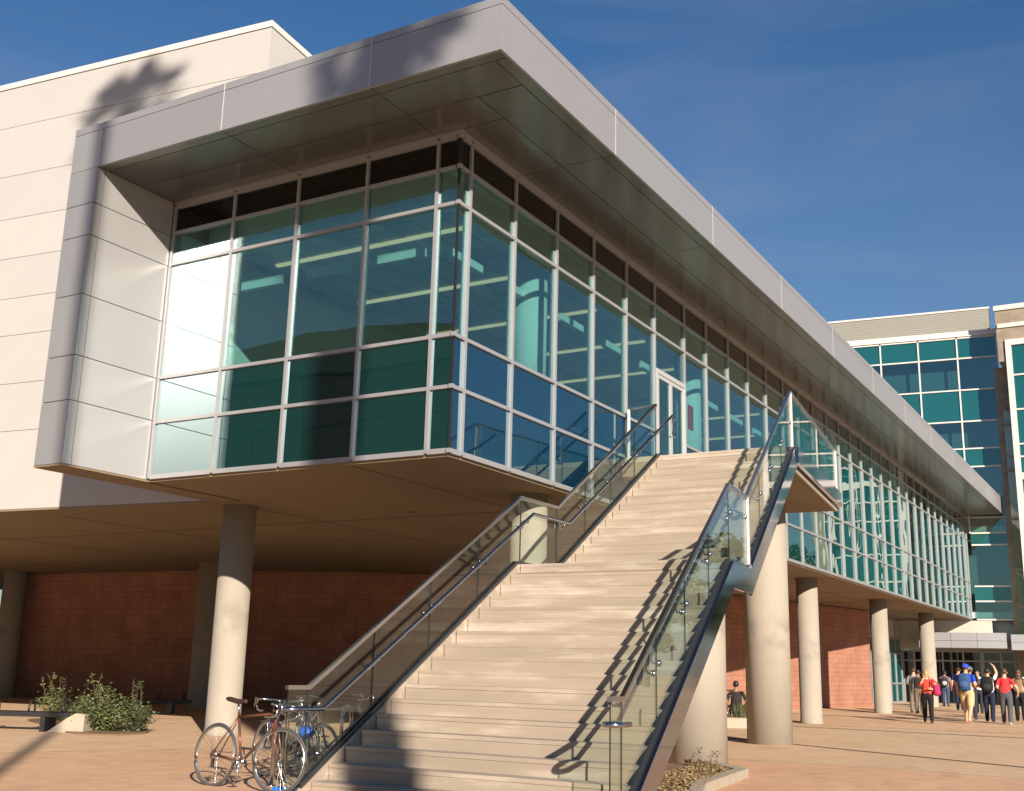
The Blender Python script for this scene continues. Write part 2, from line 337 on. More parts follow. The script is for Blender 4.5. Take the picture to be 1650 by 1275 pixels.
def pinkband(x0, x1, x2, x3): b.quad([(x0, -40, G(x0)+.004), (x1, -40, G(x1)+.004), (x3, 12.4, G(x3)+.004), (x2, 12.4, G(x2)+.004)])
pinkband(34.3, 35.9, 35.4, 35.98); pinkband(36.01, 41.3, 36.01, 42.1); pinkband(47.5, 50.6, 48, 51.4)
GPB = ground_mat('faintly pink paving', (.55, .352, .21), (.60, .39, .24), .10)
tag(b.build('paving_band', GPB), kind='structure')

# ------------------------------------------------------------------ glazed pavilion
X0, Y0, XE = 14.034, 9.364, 62.75
FX, FY = 12.19, 7.514
ZS, ZF, ZH = 4.54, 5.53, 9.74
TR = [5.566, 6.40, 8.60, 9.226]
pav = thing('glass_building', (X0, Y0, 0), 'long two storey glass building raised on round concrete columns under a thick grey metal canopy', 'building')
slab_poly = [(X0+.03, Y0+.03), (XE, Y0+.03), (XE, 46), (12.9, 46), (16.4, 16.55), (16.4, 15.9), (X0+.03, 15.9)]
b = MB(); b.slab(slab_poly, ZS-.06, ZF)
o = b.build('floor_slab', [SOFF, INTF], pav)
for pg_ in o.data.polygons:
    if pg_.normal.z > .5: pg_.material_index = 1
# joints in the soffit underneath
b = MB()
for x in (19.6, 25.2, 31.0, 36.6, 42.4, 48, 53.8): b.box((x, Y0+.1, ZS-.068), (x+.018, 40, ZS-.058))
for y in (11.3, 16.3, 21.5, 27, 33): b.box((X0+.1 if y < 15 else 16.8, y, ZS-.067), (XE, y+.018, ZS-.059))
for x, y in ((19, 13.5), (22.5, 18.2), (24, 13.4), (27.5, 18.4), (34, 13), (39, 12.6), (44, 12.8), (51, 12)): b.lathe([(.07, 0), (.07, .012)], (x, y, ZS-.072), 12)
b.build('soffit_joint', STEPJ, pav)
for x, y, r, z0, z1 in [(17.03, 16.42, .335, 0, ZS-.05), (17.96, 10.17, .335, 0, ZS-.05), (26.2, 10.3, .335, 0, ZS-.05), (36.35, 10.33, .335, 0, ZS-.05),
                        (46.6, 10.42, .335, 0, ZS-.05), (56.1, 10.4, .335, 0, ZS-.05), (26.6, 26.65, .4, 0, ZS-.05), (27.2, 37.1, .42, 0, ZS-.05)]:
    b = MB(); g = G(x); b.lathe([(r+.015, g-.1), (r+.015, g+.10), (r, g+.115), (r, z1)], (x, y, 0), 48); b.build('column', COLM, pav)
for x, y in ((17.96, 10.25), (26.2, 10.3), (36.35, 10.3), (46.6, 10.4), (56.1, 10.4), (22, 17.5), (31, 17.5)):
    b = MB(); b.lathe([(.335, ZF), (.335, 9.2)], (x, y, 0), 40); b.build('interior_column', INTW, pav)

# curtain wall: one window per bay, its five panes one mesh, its bars a frame under it
def bay(along, p0, p1, first=False, wavy=False, fins=False, last=False, door=False):
    """along 'x' (the long front) or 'y' (the short end)"""
    g, gl = .029, MB(); rows = [ZS+.05]+TR+[ZH]
    mats = [GLW if wavy else GLS, SPW if wavy else (SPG if along == 'y' else SPB), SPD]
    def bx(m, a0, a1, z0, z1, out, inn, mi=0):
        if along == 'x': m.box((a0, Y0-out, z0), (a1, Y0+inn, z1), mi)
        else: m.box((X0-out, a0, z0), (X0+inn, a1, z1), mi)
    kinds = [1, 1, 0, 0, 2] if along == 'y' else [1, 1, 0, 0, 2]
    for i in range(5):
        if door and i in (0, 1, 2): continue
        bx(gl, p0+.005, p1-.005, rows[i]+.004, rows[i+1]-.004, -.012, .024, kinds[i])
    w_ = gl.build('window', mats, pav)
    if door: sp_ = MB(); bx(sp_, p0+.005, p1-.005, rows[0]+.004, rows[1]-.004, -.012, .024); sp_.build('spandrel_panel', SPB, pav)
    fr = MB()
    def mull(a): bx(fr, a-g, a+g, ZS, ZH+.02, .032, .10)
    mull(p1)
    if first: mull(p0)
    if fins: bx(fr, p1-.02, p1+.02, ZS+.02, 8.62, .058, -.034)
    for i, z in enumerate(rows):
        if door and i == 2: continue
        zz0, zz1 = (ZS-.02, ZS+.06) if i == 0 else ((ZH-.03, ZH+.05) if i == 5 else (z-.029, z+.029))
        bx(fr, p0+g+.002, p1-g-.002, zz0, zz1, .029, .095)
    fr.build('frame', ALU, w_)
ysp = [9.364, 9.78, 11.22, 12.74, 14.26, 15.79]
for i in range(5): bay('y', ysp[i]+(.03 if i == 0 else 0), ysp[i+1], last=(i == 4))
xsp = [X0+.03, 14.36]+[15.82+1.535*k for k in range(31)]
xsp = [21.9 if abs(x-21.96) < .1 else (23.62 if abs(x-23.5) < .1 else x) for x in xsp]
for i in range(len(xsp)-1):
    bay('x', xsp[i], xsp[i+1], wavy=xsp[i] > 30, fins=xsp[i+1] > 37, door=abs(xsp[i]-21.9) < .01)
bay('x', xsp[-1], XE-.03, wavy=True, fins=False)
b = MB(); b.box((X0-.004, Y0-.004, ZS), (X0+.03, Y0+.03, ZH)); b.build('corner_seal', plain('black sealant', (.012, .012, .013), .5), pav)
for z in TR+[ZS+.02, ZH+.02]:
    b = MB(); b.prism([(X0-.042, Y0+.028, z-.034), (X0-.042, Y0-.042, z-.034), (X0+.028, Y0-.042, z-.034), (X0+.028, Y0-.010, z-.034), (X0-.010, Y0-.010, z-.034), (X0-.010, Y0+.028, z-.034)], (0, 0, .068)); b.build('corner_bar', ALU, pav)
# double door in the long front
dr = MB(); x0, x1 = 21.9+.04, 23.62-.04; zt = 7.70
dr.box((x0, Y0-.05, zt), (x1, Y0+.1, zt+.10)); dr.box((x0, Y0-.05, ZF+.002), (x0+.07, Y0+.1, zt)); dr.box((x1-.07, Y0-.05, ZF+.002), (x1, Y0+.1, zt))
DOORM = plain('door aluminium', (.43, .42, .42), .4, .2)
df = dr.build('door_frame', DOORM, pav)
xm = (x0+x1)/2
for a0, a1, hx in ((x0+.075, xm-.004, xm-.09), (xm+.004, x1-.075, xm+.09)):
    d = MB(); s_ = .07
    d.box((a0, Y0-.03, ZF+.012), (a0+s_, Y0+.02, zt-.004)); d.box((a1-s_, Y0-.03, ZF+.012), (a1, Y0+.02, zt-.004))
    d.box((a0+s_, Y0-.03, zt-.09), (a1-s_, Y0+.02, zt-.004)); d.box((a0+s_, Y0-.03, ZF+.012), (a1-s_, Y0+.02, ZF+.25))
    dd = d.build('door', DOORM, pav)
    q = MB(); q.box((a0+s_, Y0-.012, ZF+.25), (a1-s_, Y0+.0, zt-.09)); q.build('pane', GLS, dd)
    q = MB(); q.tube([(hx, Y0-.035, ZF+.9), (hx, Y0-.085, ZF+.9), (hx, Y0-.085, ZF+1.3), (hx, Y0-.035, ZF+1.3)], .012); q.build('handle', STEEL, dd)
q = MB(); q.box((x0+.075, Y0-.012, zt+.10), (x1-.075, Y0+.012, 8.566)); q.build('door_transom_pane', GLS, pav)

# interior seen through the glass
b = MB(); b.box((X0+.2, 15.80, ZF), (16.2, 15.88, 9.3)); b.box((16.2, 15.80, ZF), (40, 15.88, 9.3)); b.build('interior_side_wall', INTW, pav)
b = MB(); b.box((30.0, 11.8, ZF), (30.15, 15.8, 9.3)); b.box((30.15, 14.2, ZF), (XE-.1, 14.35, 9.3)); b.build('interior_wall', INTW, pav)
b = MB(); b.box((X0+.9, Y0+.9, 9.24), (XE-.1, 15.79, 9.30)); b.build('ceiling', CEIL, pav, uvw=lambda c: (c.x, c.y))
b = MB(); b.box((X0+.13, Y0+.13, 9.70), (XE-.1, 15.79, 9.76)); b.box((X0+.88, Y0+.88, 9.20), (X0+.90, 15.79, 9.70)); b.box((X0+.90, Y0+.88, 9.20), (XE-.1, Y0+.90, 9.70)); b.build('ceiling_edge', INTW, pav)
LITE = plain('lamp tube', (1, 1, 1), .5); _p = LITE.node_tree.nodes['Principled BSDF']; _p.inputs['Emission Color'].default_value = (1, .70, .36, 1); _p.inputs['Emission Strength'].default_value = .5
for x in (16.2, 18.9, 21.6, 24.3, 27.0, 33, 36, 39, 42, 45, 48, 51, 54, 57):
    b = MB(); b.box((x, Y0+1.3, 9.19), (x+.085, 15.2 if x < 30 else 13.8, 9.232)); b.build('ceiling_light', LITE, pav)
b = MB()
for x in range(15, 62, 2): b.box((x+.2, Y0+.86, 8.20), (x+1.2, Y0+.93, 8.38))
for y in (10.6, 12.2, 13.8): b.box((X0+.86, y, 8.20), (X0+.93, y+1.0, 8.38))
b.build('sun_patch_block', INTW, pav)  # white blocks added below the ceiling to show as bright sun patches
b = MB(); b.box((24.22, 9.5, 6.92), (24.52, 9.525, 7.5)); b.build('red_notice', REDP, pav)
# some room furniture silhouettes: a low counter along the glass
b = MB(); b.box((17, 12.2, ZF), (20.5, 12.8, 6.55)); b.box((24.6, 12.4, ZF), (28, 12.9, 6.5)); b.build('counter', INTC, pav)

# canopy: fascia panels, top trim, soffit panels, dark core
ZB, ZT = 9.845, 10.70
core = MB(); core.slab([(FX+.05, FY+.05), (XE-.05, FY+.05), (XE-.05, 16.5), (FX+.05, 16.5)], ZB+.03, ZT-.03)
core.build('roof', plain('roof membrane', (.35, .34, .33), .8), pav)
g = .008
fx_y = [FY, 9.83, 12.87, 15.83, 16.54]; fy_x = [FX, 15.97]+[20.62+4.62*k for k in range(10)]; fy_x = [x for x in fy_x if x < 62]+[62.7]
fa = MB()
for a, c in zip(fx_y, fx_y[1:]):
    a_ = a+(g if a > FY else 0)
    fa.box((FX, a_, ZB), (FX+.05, c-g, ZT-.14)); fa.box((FX, a_, ZT-.128), (FX+.05, c-g, ZT))
for a, c in zip(fy_x, fy_x[1:]):
    a_ = a+(g if a > FX else .052)
    fa.box((a_, FY, ZB), (c-g, FY+.05, ZT-.14)); fa.box((a_, FY, ZT-.128), (c-g, FY+.05, ZT))
fa.box((62.7, FY+.052, ZB), (62.75, Y0, ZT))
fa.build('canopy_fascia', FASC, pav)
for a in fx_y[1:-1]:
    b = MB(); b.box((FX-.004, a-.006, ZB+.003), (FX-.001, a+.006, ZT-.003)); b.build('joint_cover', ALUW, pav)
for a in fy_x[1:-1]:
    b = MB(); b.box((a-.006, FY-.004, ZB+.003), (a+.006, FY-.001, ZT-.003)); b.build('joint_cover', ALUW, pav)
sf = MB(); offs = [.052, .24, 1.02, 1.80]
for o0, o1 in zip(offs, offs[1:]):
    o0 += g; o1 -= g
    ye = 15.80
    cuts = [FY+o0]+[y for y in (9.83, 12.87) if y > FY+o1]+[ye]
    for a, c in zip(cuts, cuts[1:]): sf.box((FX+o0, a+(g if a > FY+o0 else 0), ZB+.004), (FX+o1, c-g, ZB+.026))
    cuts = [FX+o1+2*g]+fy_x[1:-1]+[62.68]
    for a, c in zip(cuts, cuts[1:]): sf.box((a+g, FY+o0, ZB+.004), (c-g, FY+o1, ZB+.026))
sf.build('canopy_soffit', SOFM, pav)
b = MB(); b.box((FX+1.80, FY+1.80, ZH+.05), (X0-.01, 15.8, ZB+.026)); b.box((X0-.01, FY+1.80, ZH+.05), (62.68, Y0-.01, ZB+.026)); b.build('head_trim', ALU, pav)
# end wing panel
wz = [ZS-.03, 5.60, 6.39, 7.48, 8.566, 9.17, ZB]
wg = MB()
for a, c in zip(wz, wz[1:]):
    z0, z1 = a+g, c-g
    wg.box((FX, 15.83, z0), (FX+.05, 16.54, z1), 1)
    wg.box((FX+.052, 15.83, z0), (FX+.17, 15.88, z1), 0); wg.box((FX+.17+2*g, 15.83, z0), (X0-.05, 15.88, z1), 0)
wg.build('wing_panel', [WINGM, FASC], pav)
b = MB(); b.box((FX+.04, 15.87, ZS-.02), (16.45, 16.50, ZB+.03)); b.build('wing_core', FASC, pav)
b = MB(); b.box((FX, 15.83, ZS-.06), (16.42, 16.54, ZS-.031)); b.build('wing_underside', SOFF, pav)

# ------------------------------------------------------------------ pale hall behind
hall = thing('plastered_hall', (16.4, 16.55, 0), 'tall windowless cream plaster block behind the glass building, with thin horizontal joints', 'building')
dv = Vector((-.1185, .993, 0)); nv = Vector((.993, .1185, 0)); A0 = Vector((16.45, 16.1, 0))
hz = [ZS-.02, 6.29, 7.4, 8.56, 9.47, 10.48, 11.5, 12.63, 13.95, 15.02]
b = MB()
for i, (a, c) in enumerate(zip(hz, hz[1:])):
    gg = .006
    ps = [0, 9.8, 19.6, 33.5]
    for q0, q1 in zip(ps, ps[1:]):
        p = [A0+dv*(q0+gg*.6 if q0 else 0), A0+dv*(q1-gg*.6), A0+dv*(q1-gg*.6)+nv*.1, A0+dv*(q0+gg*.6 if q0 else 0)+nv*.1]
        b.prism([(v.x, v.y, a+gg) for v in p], (0, 0, c-a-2*gg))
    p = [A0+nv*.1, A0+nv*22, A0+nv*22+dv*.1, A0+nv*.1+dv*.1]
    b.prism([(v.x, v.y, a+gg) for v in p], (0, 0, c-a-2*gg))
b.build('wall', STUC, hall)
p = [A0+nv*.09+dv*.09, A0+nv*21.9+dv*.09, A0+nv*21.9+dv*33.4, A0+nv*.09+dv*33.4]
b = MB(); b.slab([(v.x, v.y) for v in p], ZS-.01, 15.0); b.build('wall_core', plain('plaster joint', (.30, .26, .22), .9), hall)
p = [A0-nv*.03-dv*.03, A0+nv*22-dv*.03, A0+nv*22+dv*33.5, A0-nv*.03+dv*33.5]
b = MB(); b.slab([(v.x, v.y) for v in p], 15.025, 15.17); b.build('coping', ALUW, hall)

# ------------------------------------------------------------------ curved block wall under the building, with shop-front glazing at its end
bw = thing('block_wall', (38.3, 16.6, 0), 'curved reddish block wall of the ground floor in the shade under the glass building', 'wall')
ctrl = [(27.9, 38.5), (28.0, 33.3), (28.4, 29.0), (30.0, 24.4), (31.9, 21.2), (34.8, 18.6), (38.6, 16.6), (43.2, 15.1), (48.6, 13.6), (53.4, 12.4)]
def crom(P, n=6):
    o = []
    for i in range(len(P)-1):
        p0, p1, p2, p3 = [Vector(P[max(0, min(len(P)-1, i+k))]) for k in (-1, 0, 1, 2)]
        for j in range(n):
            t = j/n; o.append(.5*((2*p1)+(p2-p0)*t+(2*p0-5*p1+4*p2-p3)*t*t+(3*p1-p0-3*p2+p3)*t**3))
    o.append(Vector(P[-1])); return o
cv = crom(ctrl); me = bpy.data.meshes.new('wall'); vs, fs, us = [], [], []
dist = 0; prev = None
for p in cv:
    if prev: dist += (p-prev).length
    prev = p; vs += [(p.x, p.y, G(p.x)-.05), (p.x, p.y, ZS-.055)]; us += [(dist, 0), (dist, ZS)]
cv2 = [p+Vector((.22, .25)) for p in cv]
n0 = len(vs)
for p in cv2: vs += [(p.x, p.y, G(p.x)-.05), (p.x, p.y, ZS-.055)]; us += [(0, 0), (0, 4)]
for i in range(len(cv)-1):
    fs += [(2*i, 2*i+2, 2*i+3, 2*i+1), (n0+2*i, n0+2*i+1, n0+2*i+3, n0+2*i+2), (2*i+1, 2*i+3, n0+2*i+3, n0+2*i+1)]
k = 2*len(cv)-2; fs += [(k, k+n0, k+n0+1, k+1), (0, 1, n0+1, n0)]
me.from_pydata(vs, [], fs); me.materials.append(RED); ul = me.uv_layers.new(name='UVMap')
for lp in me.loops: ul.data[lp.index].uv = us[lp.vertex_index]
for pgn in me.polygons: pgn.use_smooth = True
me.update(); o = bpy.data.objects.new('wall', me); C.objects.link(o); adopt(o, bw)
sfm = o.modifiers.new('split', 'EDGE_SPLIT'); sfm.split_angle = radians(40)
b = MB(); 
for i in range(len(cv)-1):
    p, q = cv[i], cv[i+1]; b.quad([(p.x-.03, p.y-.04, ZS-.12), (q.x-.03, q.y-.04, ZS-.12), (q.x, q.y, ZS-.06), (p.x, p.y, ZS-.06)])
b.build('top_trim', plain('wall head trim', (.2, .12, .08), .8), bw)

sh = thing('entrance_glazing', (58.5, 12.95, G(58)), 'tall teal glazed entrance doors recessed beside the end of the red block wall', 'glazing')
def yz(x): return G(x)
fr = MB(); gl = MB(); YS = 12.95
xs_ = [53.5, 54.6, 55.9, 57.2, 58.5, 59.8, 61.1, 62.5]
for x in xs_: fr.box((x-.05, YS-.06, yz(x)), (x+.05, YS+.06, ZS-.06))
for a, c in zip(xs_, xs_[1:]):
    z0 = yz((a+c)/2)
    for z in (z0+.04, z0+.95, z0+2.45, z0+3.15, ZS-.12): fr.box((a+.052, YS-.05, z-.045), (c-.052, YS+.05, z+.045))
    gl.box((a+.05, YS-.012, z0), (c-.05, YS+.012, z0+3.15)); gl.box((a+.05, YS-.012, z0+3.15), (c-.05, YS+.012, ZS-.1), 1)
fr.build('frame', ALU, sh); gl.build('pane', [SPE, plain('frosted panel', (.45, .42, .36), .5)], sh)
for x in (57.0, 59.6): 
    q = MB(); q.tube([(x, YS-.06, 1.1), (x, YS-.12, 1.1), (x, YS-.12, 1.75), (x, YS-.06, 1.75)], .018); q.build('handle', STEEL, sh)

# ------------------------------------------------------------------ office block closing the far end
ANG = radians(6.8); od = Vector((sin(ANG), -cos(ANG), 0)); on = Vector((cos(ANG), sin(ANG), 0)); OA = Vector((XE+.06, Y0, 0))
def op(s, d, z): v = OA+od*s+on*d; return (v.x, v.y, z)           # s: to the right along its front, d: depth, z
def obox(m, s0, s1, d0, d1, z0, z1, mi=0): m.prism([op(s0, d0, z0), op(s1, d0, z0), op(s1, d1, z0), op(s0, d1, z0)], (0, 0, z1-z0), mi)
off = thing('office_block', tuple(OA), 'teal glass office block with white grid bars closing the far end of the glass building', 'building')
SR = 2.16
b = MB(); obox(b, -14, SR, .8, 18, 4.48, 19.5); b.build('core', plain('office interior', (.10, .16, .16), .8), off)
zl = [19.5, 18.36, 16.6, 14.88, 13.4, 12.43, 10.9, 9.75, 8.93, 8.32, 6.2, 5.44, 4.50]
sl_ = [SR-1.98*k for k in range(8)]
fl = MB()
for z in (4.6, 9.0, 12.5, 16.0): obox(fl, -14, SR-.1, .12, .8, z, z+.3)
fl.build('floor_edge', INTC, off)
for i in range(len(sl_)-1):
    a, c = sl_[i+1], sl_[i]; pm = MB()
    if i == 0: rws = list(zip(zl[1:], zl))
    else: rws = [(z0, z1) for z0, z1 in zip(zl[1:], zl) if z0 > 8.5 or i == 0]
    for j, (z0, z1) in enumerate(rws): obox(pm, a+.01, c-.01, .02, .05, z0+.005, z1-.005, j % 2)
    wn = pm.build('window', [SPE, GLS], off); fm = MB()
    zb = rws[-1][0]
    obox(fm, c-.036, c+.036, -.06, .07, zb, 19.45)
    for z0, z1 in rws: obox(fm, a+.038, c-.038, -.055, .06, z1-.036, z1+.036)
    if i == 0: obox(fm, a+.038, c-.038, -.055, .06, zb-.02, zb+.06)
    fm.build('frame', ALUW, wn)
b = MB(); obox(b, -14, SR+.1, -.12, 1, 19.56, 19.86); b.build('roof_band', ALUW, off)
b = MB(); m_ = MB(); zz = 19.9
while zz < 21.35: obox(m_, -16, 1.9, 1.2, 12, zz, zz+.115); zz += .125
m_.build('siding_penthouse', plain('grey metal siding', (.25, .24, .205), .5, .1), off)
b = MB(); obox(b, -16, 1.88, 1.23, 11.9, 19.86, 21.4); b.build('penthouse_core', plain('siding shadow gap', (.12, .115, .10), .7), off)
b = MB(); obox(b, -16, 1.95, 1.15, 12, 21.4, 21.5); b.build('penthouse_trim', ALUW, off)
b = MB(); obox(b, -3.6, .92, .0, .5, 3.0, 4.47); b.build('wall', STUCW, off)
b = MB(); obox(b, .94, SR+1.4, .6, .9, 3.0, 4.47); b.build('grey_wall', FASC, off)
b = MB()
for z0, z1 in ((3.04, 3.38), (3.395, 3.78)):
    for s0, s1 in ((-2.5, -1.0), (-.985, .2), (.215, 1.55)): obox(b, s0, s1, -2.2, .0, z0, z1)
    obox(b, 1.75, 2.75, -1.9, .3, z0-.06, z1-.06)
b.build('entrance_canopy', FASC, off)
b = MB(); obox(b, -2.4, 1.5, -2.1, .9, 3.0, 3.03); b.build('canopy_underside', plain('entrance canopy lining', (.25, .22, .2), .7), off)  # one even warm grey for the lining
b = MB(); gg = MB(); zg = G(63)
for s in (-3.55, -3.0, -2.1, -1.6, -.6, .25, .35, 1.2, 1.85, 2.7): obox(b, s-.045, s+.045, .9, 1.0, zg, 3.0)
obox(b, -3.5, 2.7, .92, .98, 2.42, 2.50); obox(b, -3.5, 2.7, .92, .98, 2.9, 3.0)
b.build('door_frame', ALU, off)
obox(gg, -3.6, 2.7, .945, .955, zg, 3.0); gg.build('door_pane', spandrel('dark door glass', (.006, .007, .008), .04), off)
b = MB(); obox(b, -3.2, 3.2, 1.3, 1.4, 0, 4.4); b.build('lobby_wall', plain('dark lobby', (.03, .025, .022), .8), off)

# ------------------------------------------------------------------ stone tower at the right
tw = thing('stone_tower', (61.5, 4, 0), 'tan stone tower with a tall white framed teal window bay at the right edge', 'building')
TX = 61.5
def uvy(c): return (c.y+c.x, c.z)
b = MB(); b.box((TX, 1.7, 18.75), (TX+9, 7.0, 20.35)); b.box((TX, 6.66, 17.6), (TX+9, 6.98, 18.75)); b.box((TX+1.2, 6.56, 0), (TX+9, 7.4, 17.6)); b.box((TX, 1.7, 0), (TX+9, 2.46, 18.75)); b.box((TX+.02, 2.46, 0), (TX+9, 6.5, .4)); b.build('wall', STONE, tw, uvw=uvy)
b = MB(); b.box((TX-.08, 1.65, 20.36), (TX+9, 7.05, 20.62)); b.box((TX-.08, 1.65, 19.4), (TX-.002, 6.93, 19.62)); b.build('coping', ALUW, tw)
b = MB(); gp = MB()
yl, yr = 6.62, 2.75
b.box((TX-.10, yl-.28, .4), (TX+.2, yl, 18.72)); b.box((TX-.10, yr-.28, .4), (TX+.2, yr, 18.72)); b.box((TX-.10, yr+.002, 18.42), (TX+.2, yl-.282, 18.72))
for z, h in ((11.38, .34), (4.2, .34)): b.box((TX-.10, yr+.002, z), (TX+.2, yl-.282, z+h))
for z in (16.82, 15.0, 13.2, 12.55, 10.6, 9.6, 7.8, 6.4, 5.3, 2.6): b.box((TX-.06, yr+.002, z-.04), (TX+.12, yl-.282, z+.04))
for y in (5.35, 4.05): b.box((TX-.055, y-.04, .45), (TX+.11, y+.04, 18.41))
b.build('window_frame', ALUW, tw)
gp.box((TX+.02, yr-.2, .4), (TX+.05, yl-.28, 18.42)); gp.build('window_pane', SPE, tw)
b = MB(); b.box((TX+1.0, 6.7, 3), (TX+1.05, 7.1, 15.2)); b.build('side_glass', spandrel('pale green glass', (.17, .22, .16), .1), tw)
BRG = plain('bracket grey', (.25, .22, .19), .6)
for z in (4.4, 6.9, 9.5, 12.0, 14.4):
    b = MB(); b.box((TX+.85, 6.68, z), (TX+1.0, 7.12, z+.15)); b.build('sunshade_bracket', BRG, tw)
    b = MB(); b.prism([(TX+.95, 6.7, z+.55), (TX+.95, 7.1, z+.85), (TX+.95, 7.1, z+.95), (TX+.95, 6.7, z+.65)], (.04, 0, 0)); b.build('sunshade_arm', BRG, tw)

# ------------------------------------------------------------------ outdoor staircase
T, Rz, XB, ZB0 = .2825, .1752, 10.294, .0954
YL = 8.517
def YR(x): return 3.529+.12*x
LZ = 2.899; X2 = 16.34; TZ = 5.527; XT = X2+14*T; XTE = 26.05
def nose_z(x):                                     # the line through the nosings
    if x < 14.814: return ZB0+(x-XB)*Rz/T
    if x < X2-T: return LZ
    if x < XT: return LZ+(x-X2+T)*Rz/T
    return TZ
st = thing('outdoor_staircase', (XB, 6.6, 0), 'wide pale concrete staircase in two flights with glass railings climbing to the glass building', 'staircase')
def trap(xa, xb, yl=YL): return [(xa, YR(xa)), (xb, YR(xb)), (xb, yl), (xa, yl)]
def flight(x0, z0, n, last):
    m = MB()
    for k in range(n):
        xa, z = x0+k*T, z0+k*Rz; xb = xa+T if k < n-1 else last
        m.slab(trap(xa-(.008 if z0 < 1 and k < 7 else .002), xb+.03), z-.045, z); m.slab(trap(xa, xb+.03), z-Rz-.02 if k else max(z-Rz, -.1), z-.0452)
    return m
o = flight(XB, ZB0, 17, X2).build('lower_flight', STEP, st, bevel=.004)
o = flight(X2, LZ+Rz, 15, XT+.4).build('upper_flight', STEP, st, bevel=.004)
b = MB(); b.slab([(XT+.4, YR(XT+.4)), (XTE, YR(XTE)), (XTE, Y0-.06), (XT-.02, Y0-.06), (XT-.02, YL+.002), (XT+.4, YL+.002)], TZ-.14, TZ-.001)
b.build('top_landing', STEP, st, bevel=.004)
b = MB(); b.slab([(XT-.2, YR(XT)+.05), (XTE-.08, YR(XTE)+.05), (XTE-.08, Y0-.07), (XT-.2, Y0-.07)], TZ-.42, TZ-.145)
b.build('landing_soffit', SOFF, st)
b = MB(); b.prism([(XTE-.002, YR(XTE)+.0, TZ-.42), (XTE-.002, Y0-.07, TZ-.42), (XTE-.002, Y0-.07, TZ-.34), (XTE-.002, YR(XTE), TZ-.34)], (.05, 0, 0)); 
b.prism([(XT+.1, YR(XT+.1)-.02, TZ-.43), (XTE+.04, YR(XTE)-.02, TZ-.43), (XTE+.04, YR(XTE)-.02, TZ-.36), (XT+.1, YR(XT+.1)-.02, TZ-.36)], (0, .06, 0)); b.build('landing_trim', STUCW, st)
# underside of the flights
b = MB()
for xa, za, xb, zb in ((XB, ZB0, 14.814, LZ), (X2-T, LZ, XT, TZ)):
    k = len(b.v)
    for x, z in ((xa, za), (xb, zb)):
        for y in (YL, YR(x)+.03):
            for d in (.25, .36): b.v.append(Vector((x, y, z-d)))
    for f in ((0, 1, 3, 2), (4, 6, 7, 5), (0, 4, 5, 1), (2, 3, 7, 6), (0, 2, 6, 4), (1, 5, 7, 3)): b.face([k+i for i in f])
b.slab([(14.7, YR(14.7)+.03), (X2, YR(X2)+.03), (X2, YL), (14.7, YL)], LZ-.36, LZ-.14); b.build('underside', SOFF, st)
for x, y, top in ((17.46, 6.78, 3.25), (24.1, 7.74, TZ-.41)):
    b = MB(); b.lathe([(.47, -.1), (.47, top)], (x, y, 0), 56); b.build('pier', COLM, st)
# left upstand and dark shoe
b = MB(); sh_ = MB()
def slope_strip(m, y0, y1, lo, hi, seg, ypos=None):
    for xa, xb in seg:
        za, zb = nose_z(xa+1e-4), nose_z(xb-1e-4)
        ya, yb = (ypos(xa), ypos(xb)) if ypos else (0, 0)
        v = [Vector((xa, ya+y0, za+lo)), Vector((xb, yb+y0, zb+lo)), Vector((xb, yb+y0, zb+hi)), Vector((xa, ya+y0, za+hi))]
        m.prism(v, (0, y1-y0, 0))
segL = [(XB-.12, 14.814), (14.816, X2-T), (X2-T+.002, XT)]
slope_strip(b, YL+.015, YL+.10, -.40, .0, segL); b.build('upstand', STEP, st)
slope_strip(sh_, YL+.045, YL+.075, .002, .05, segL); slope_strip(sh_, YL+.105, YL+.135, -.38, .05, segL); sh_.build('glazing_shoe', STEELD, st)
# right polished stringer
b = MB(); slope_strip(b, -.105, -.06, -.42, -.035, [(XB-.16, 14.86), (X2-T-.05, XT)], YR); slope_strip(b, -.105, -.06, -.40, -.035, [(14.862, X2-T-.052)], YR); slope_strip(b, -.14, -.02, -.34, -.03, [(XT+.002, XTE)], YR)
b.build('stringer', PLATE, st, bevel=.004)
b = MB(); slope_strip(b, -.058, -.005, -.2, .0, [(XB-.16, 14.814), (14.816, X2-T), (X2-T+.002, XT), (XT+.002, XTE)], YR); b.build('glazing_channel', STEELD, st)

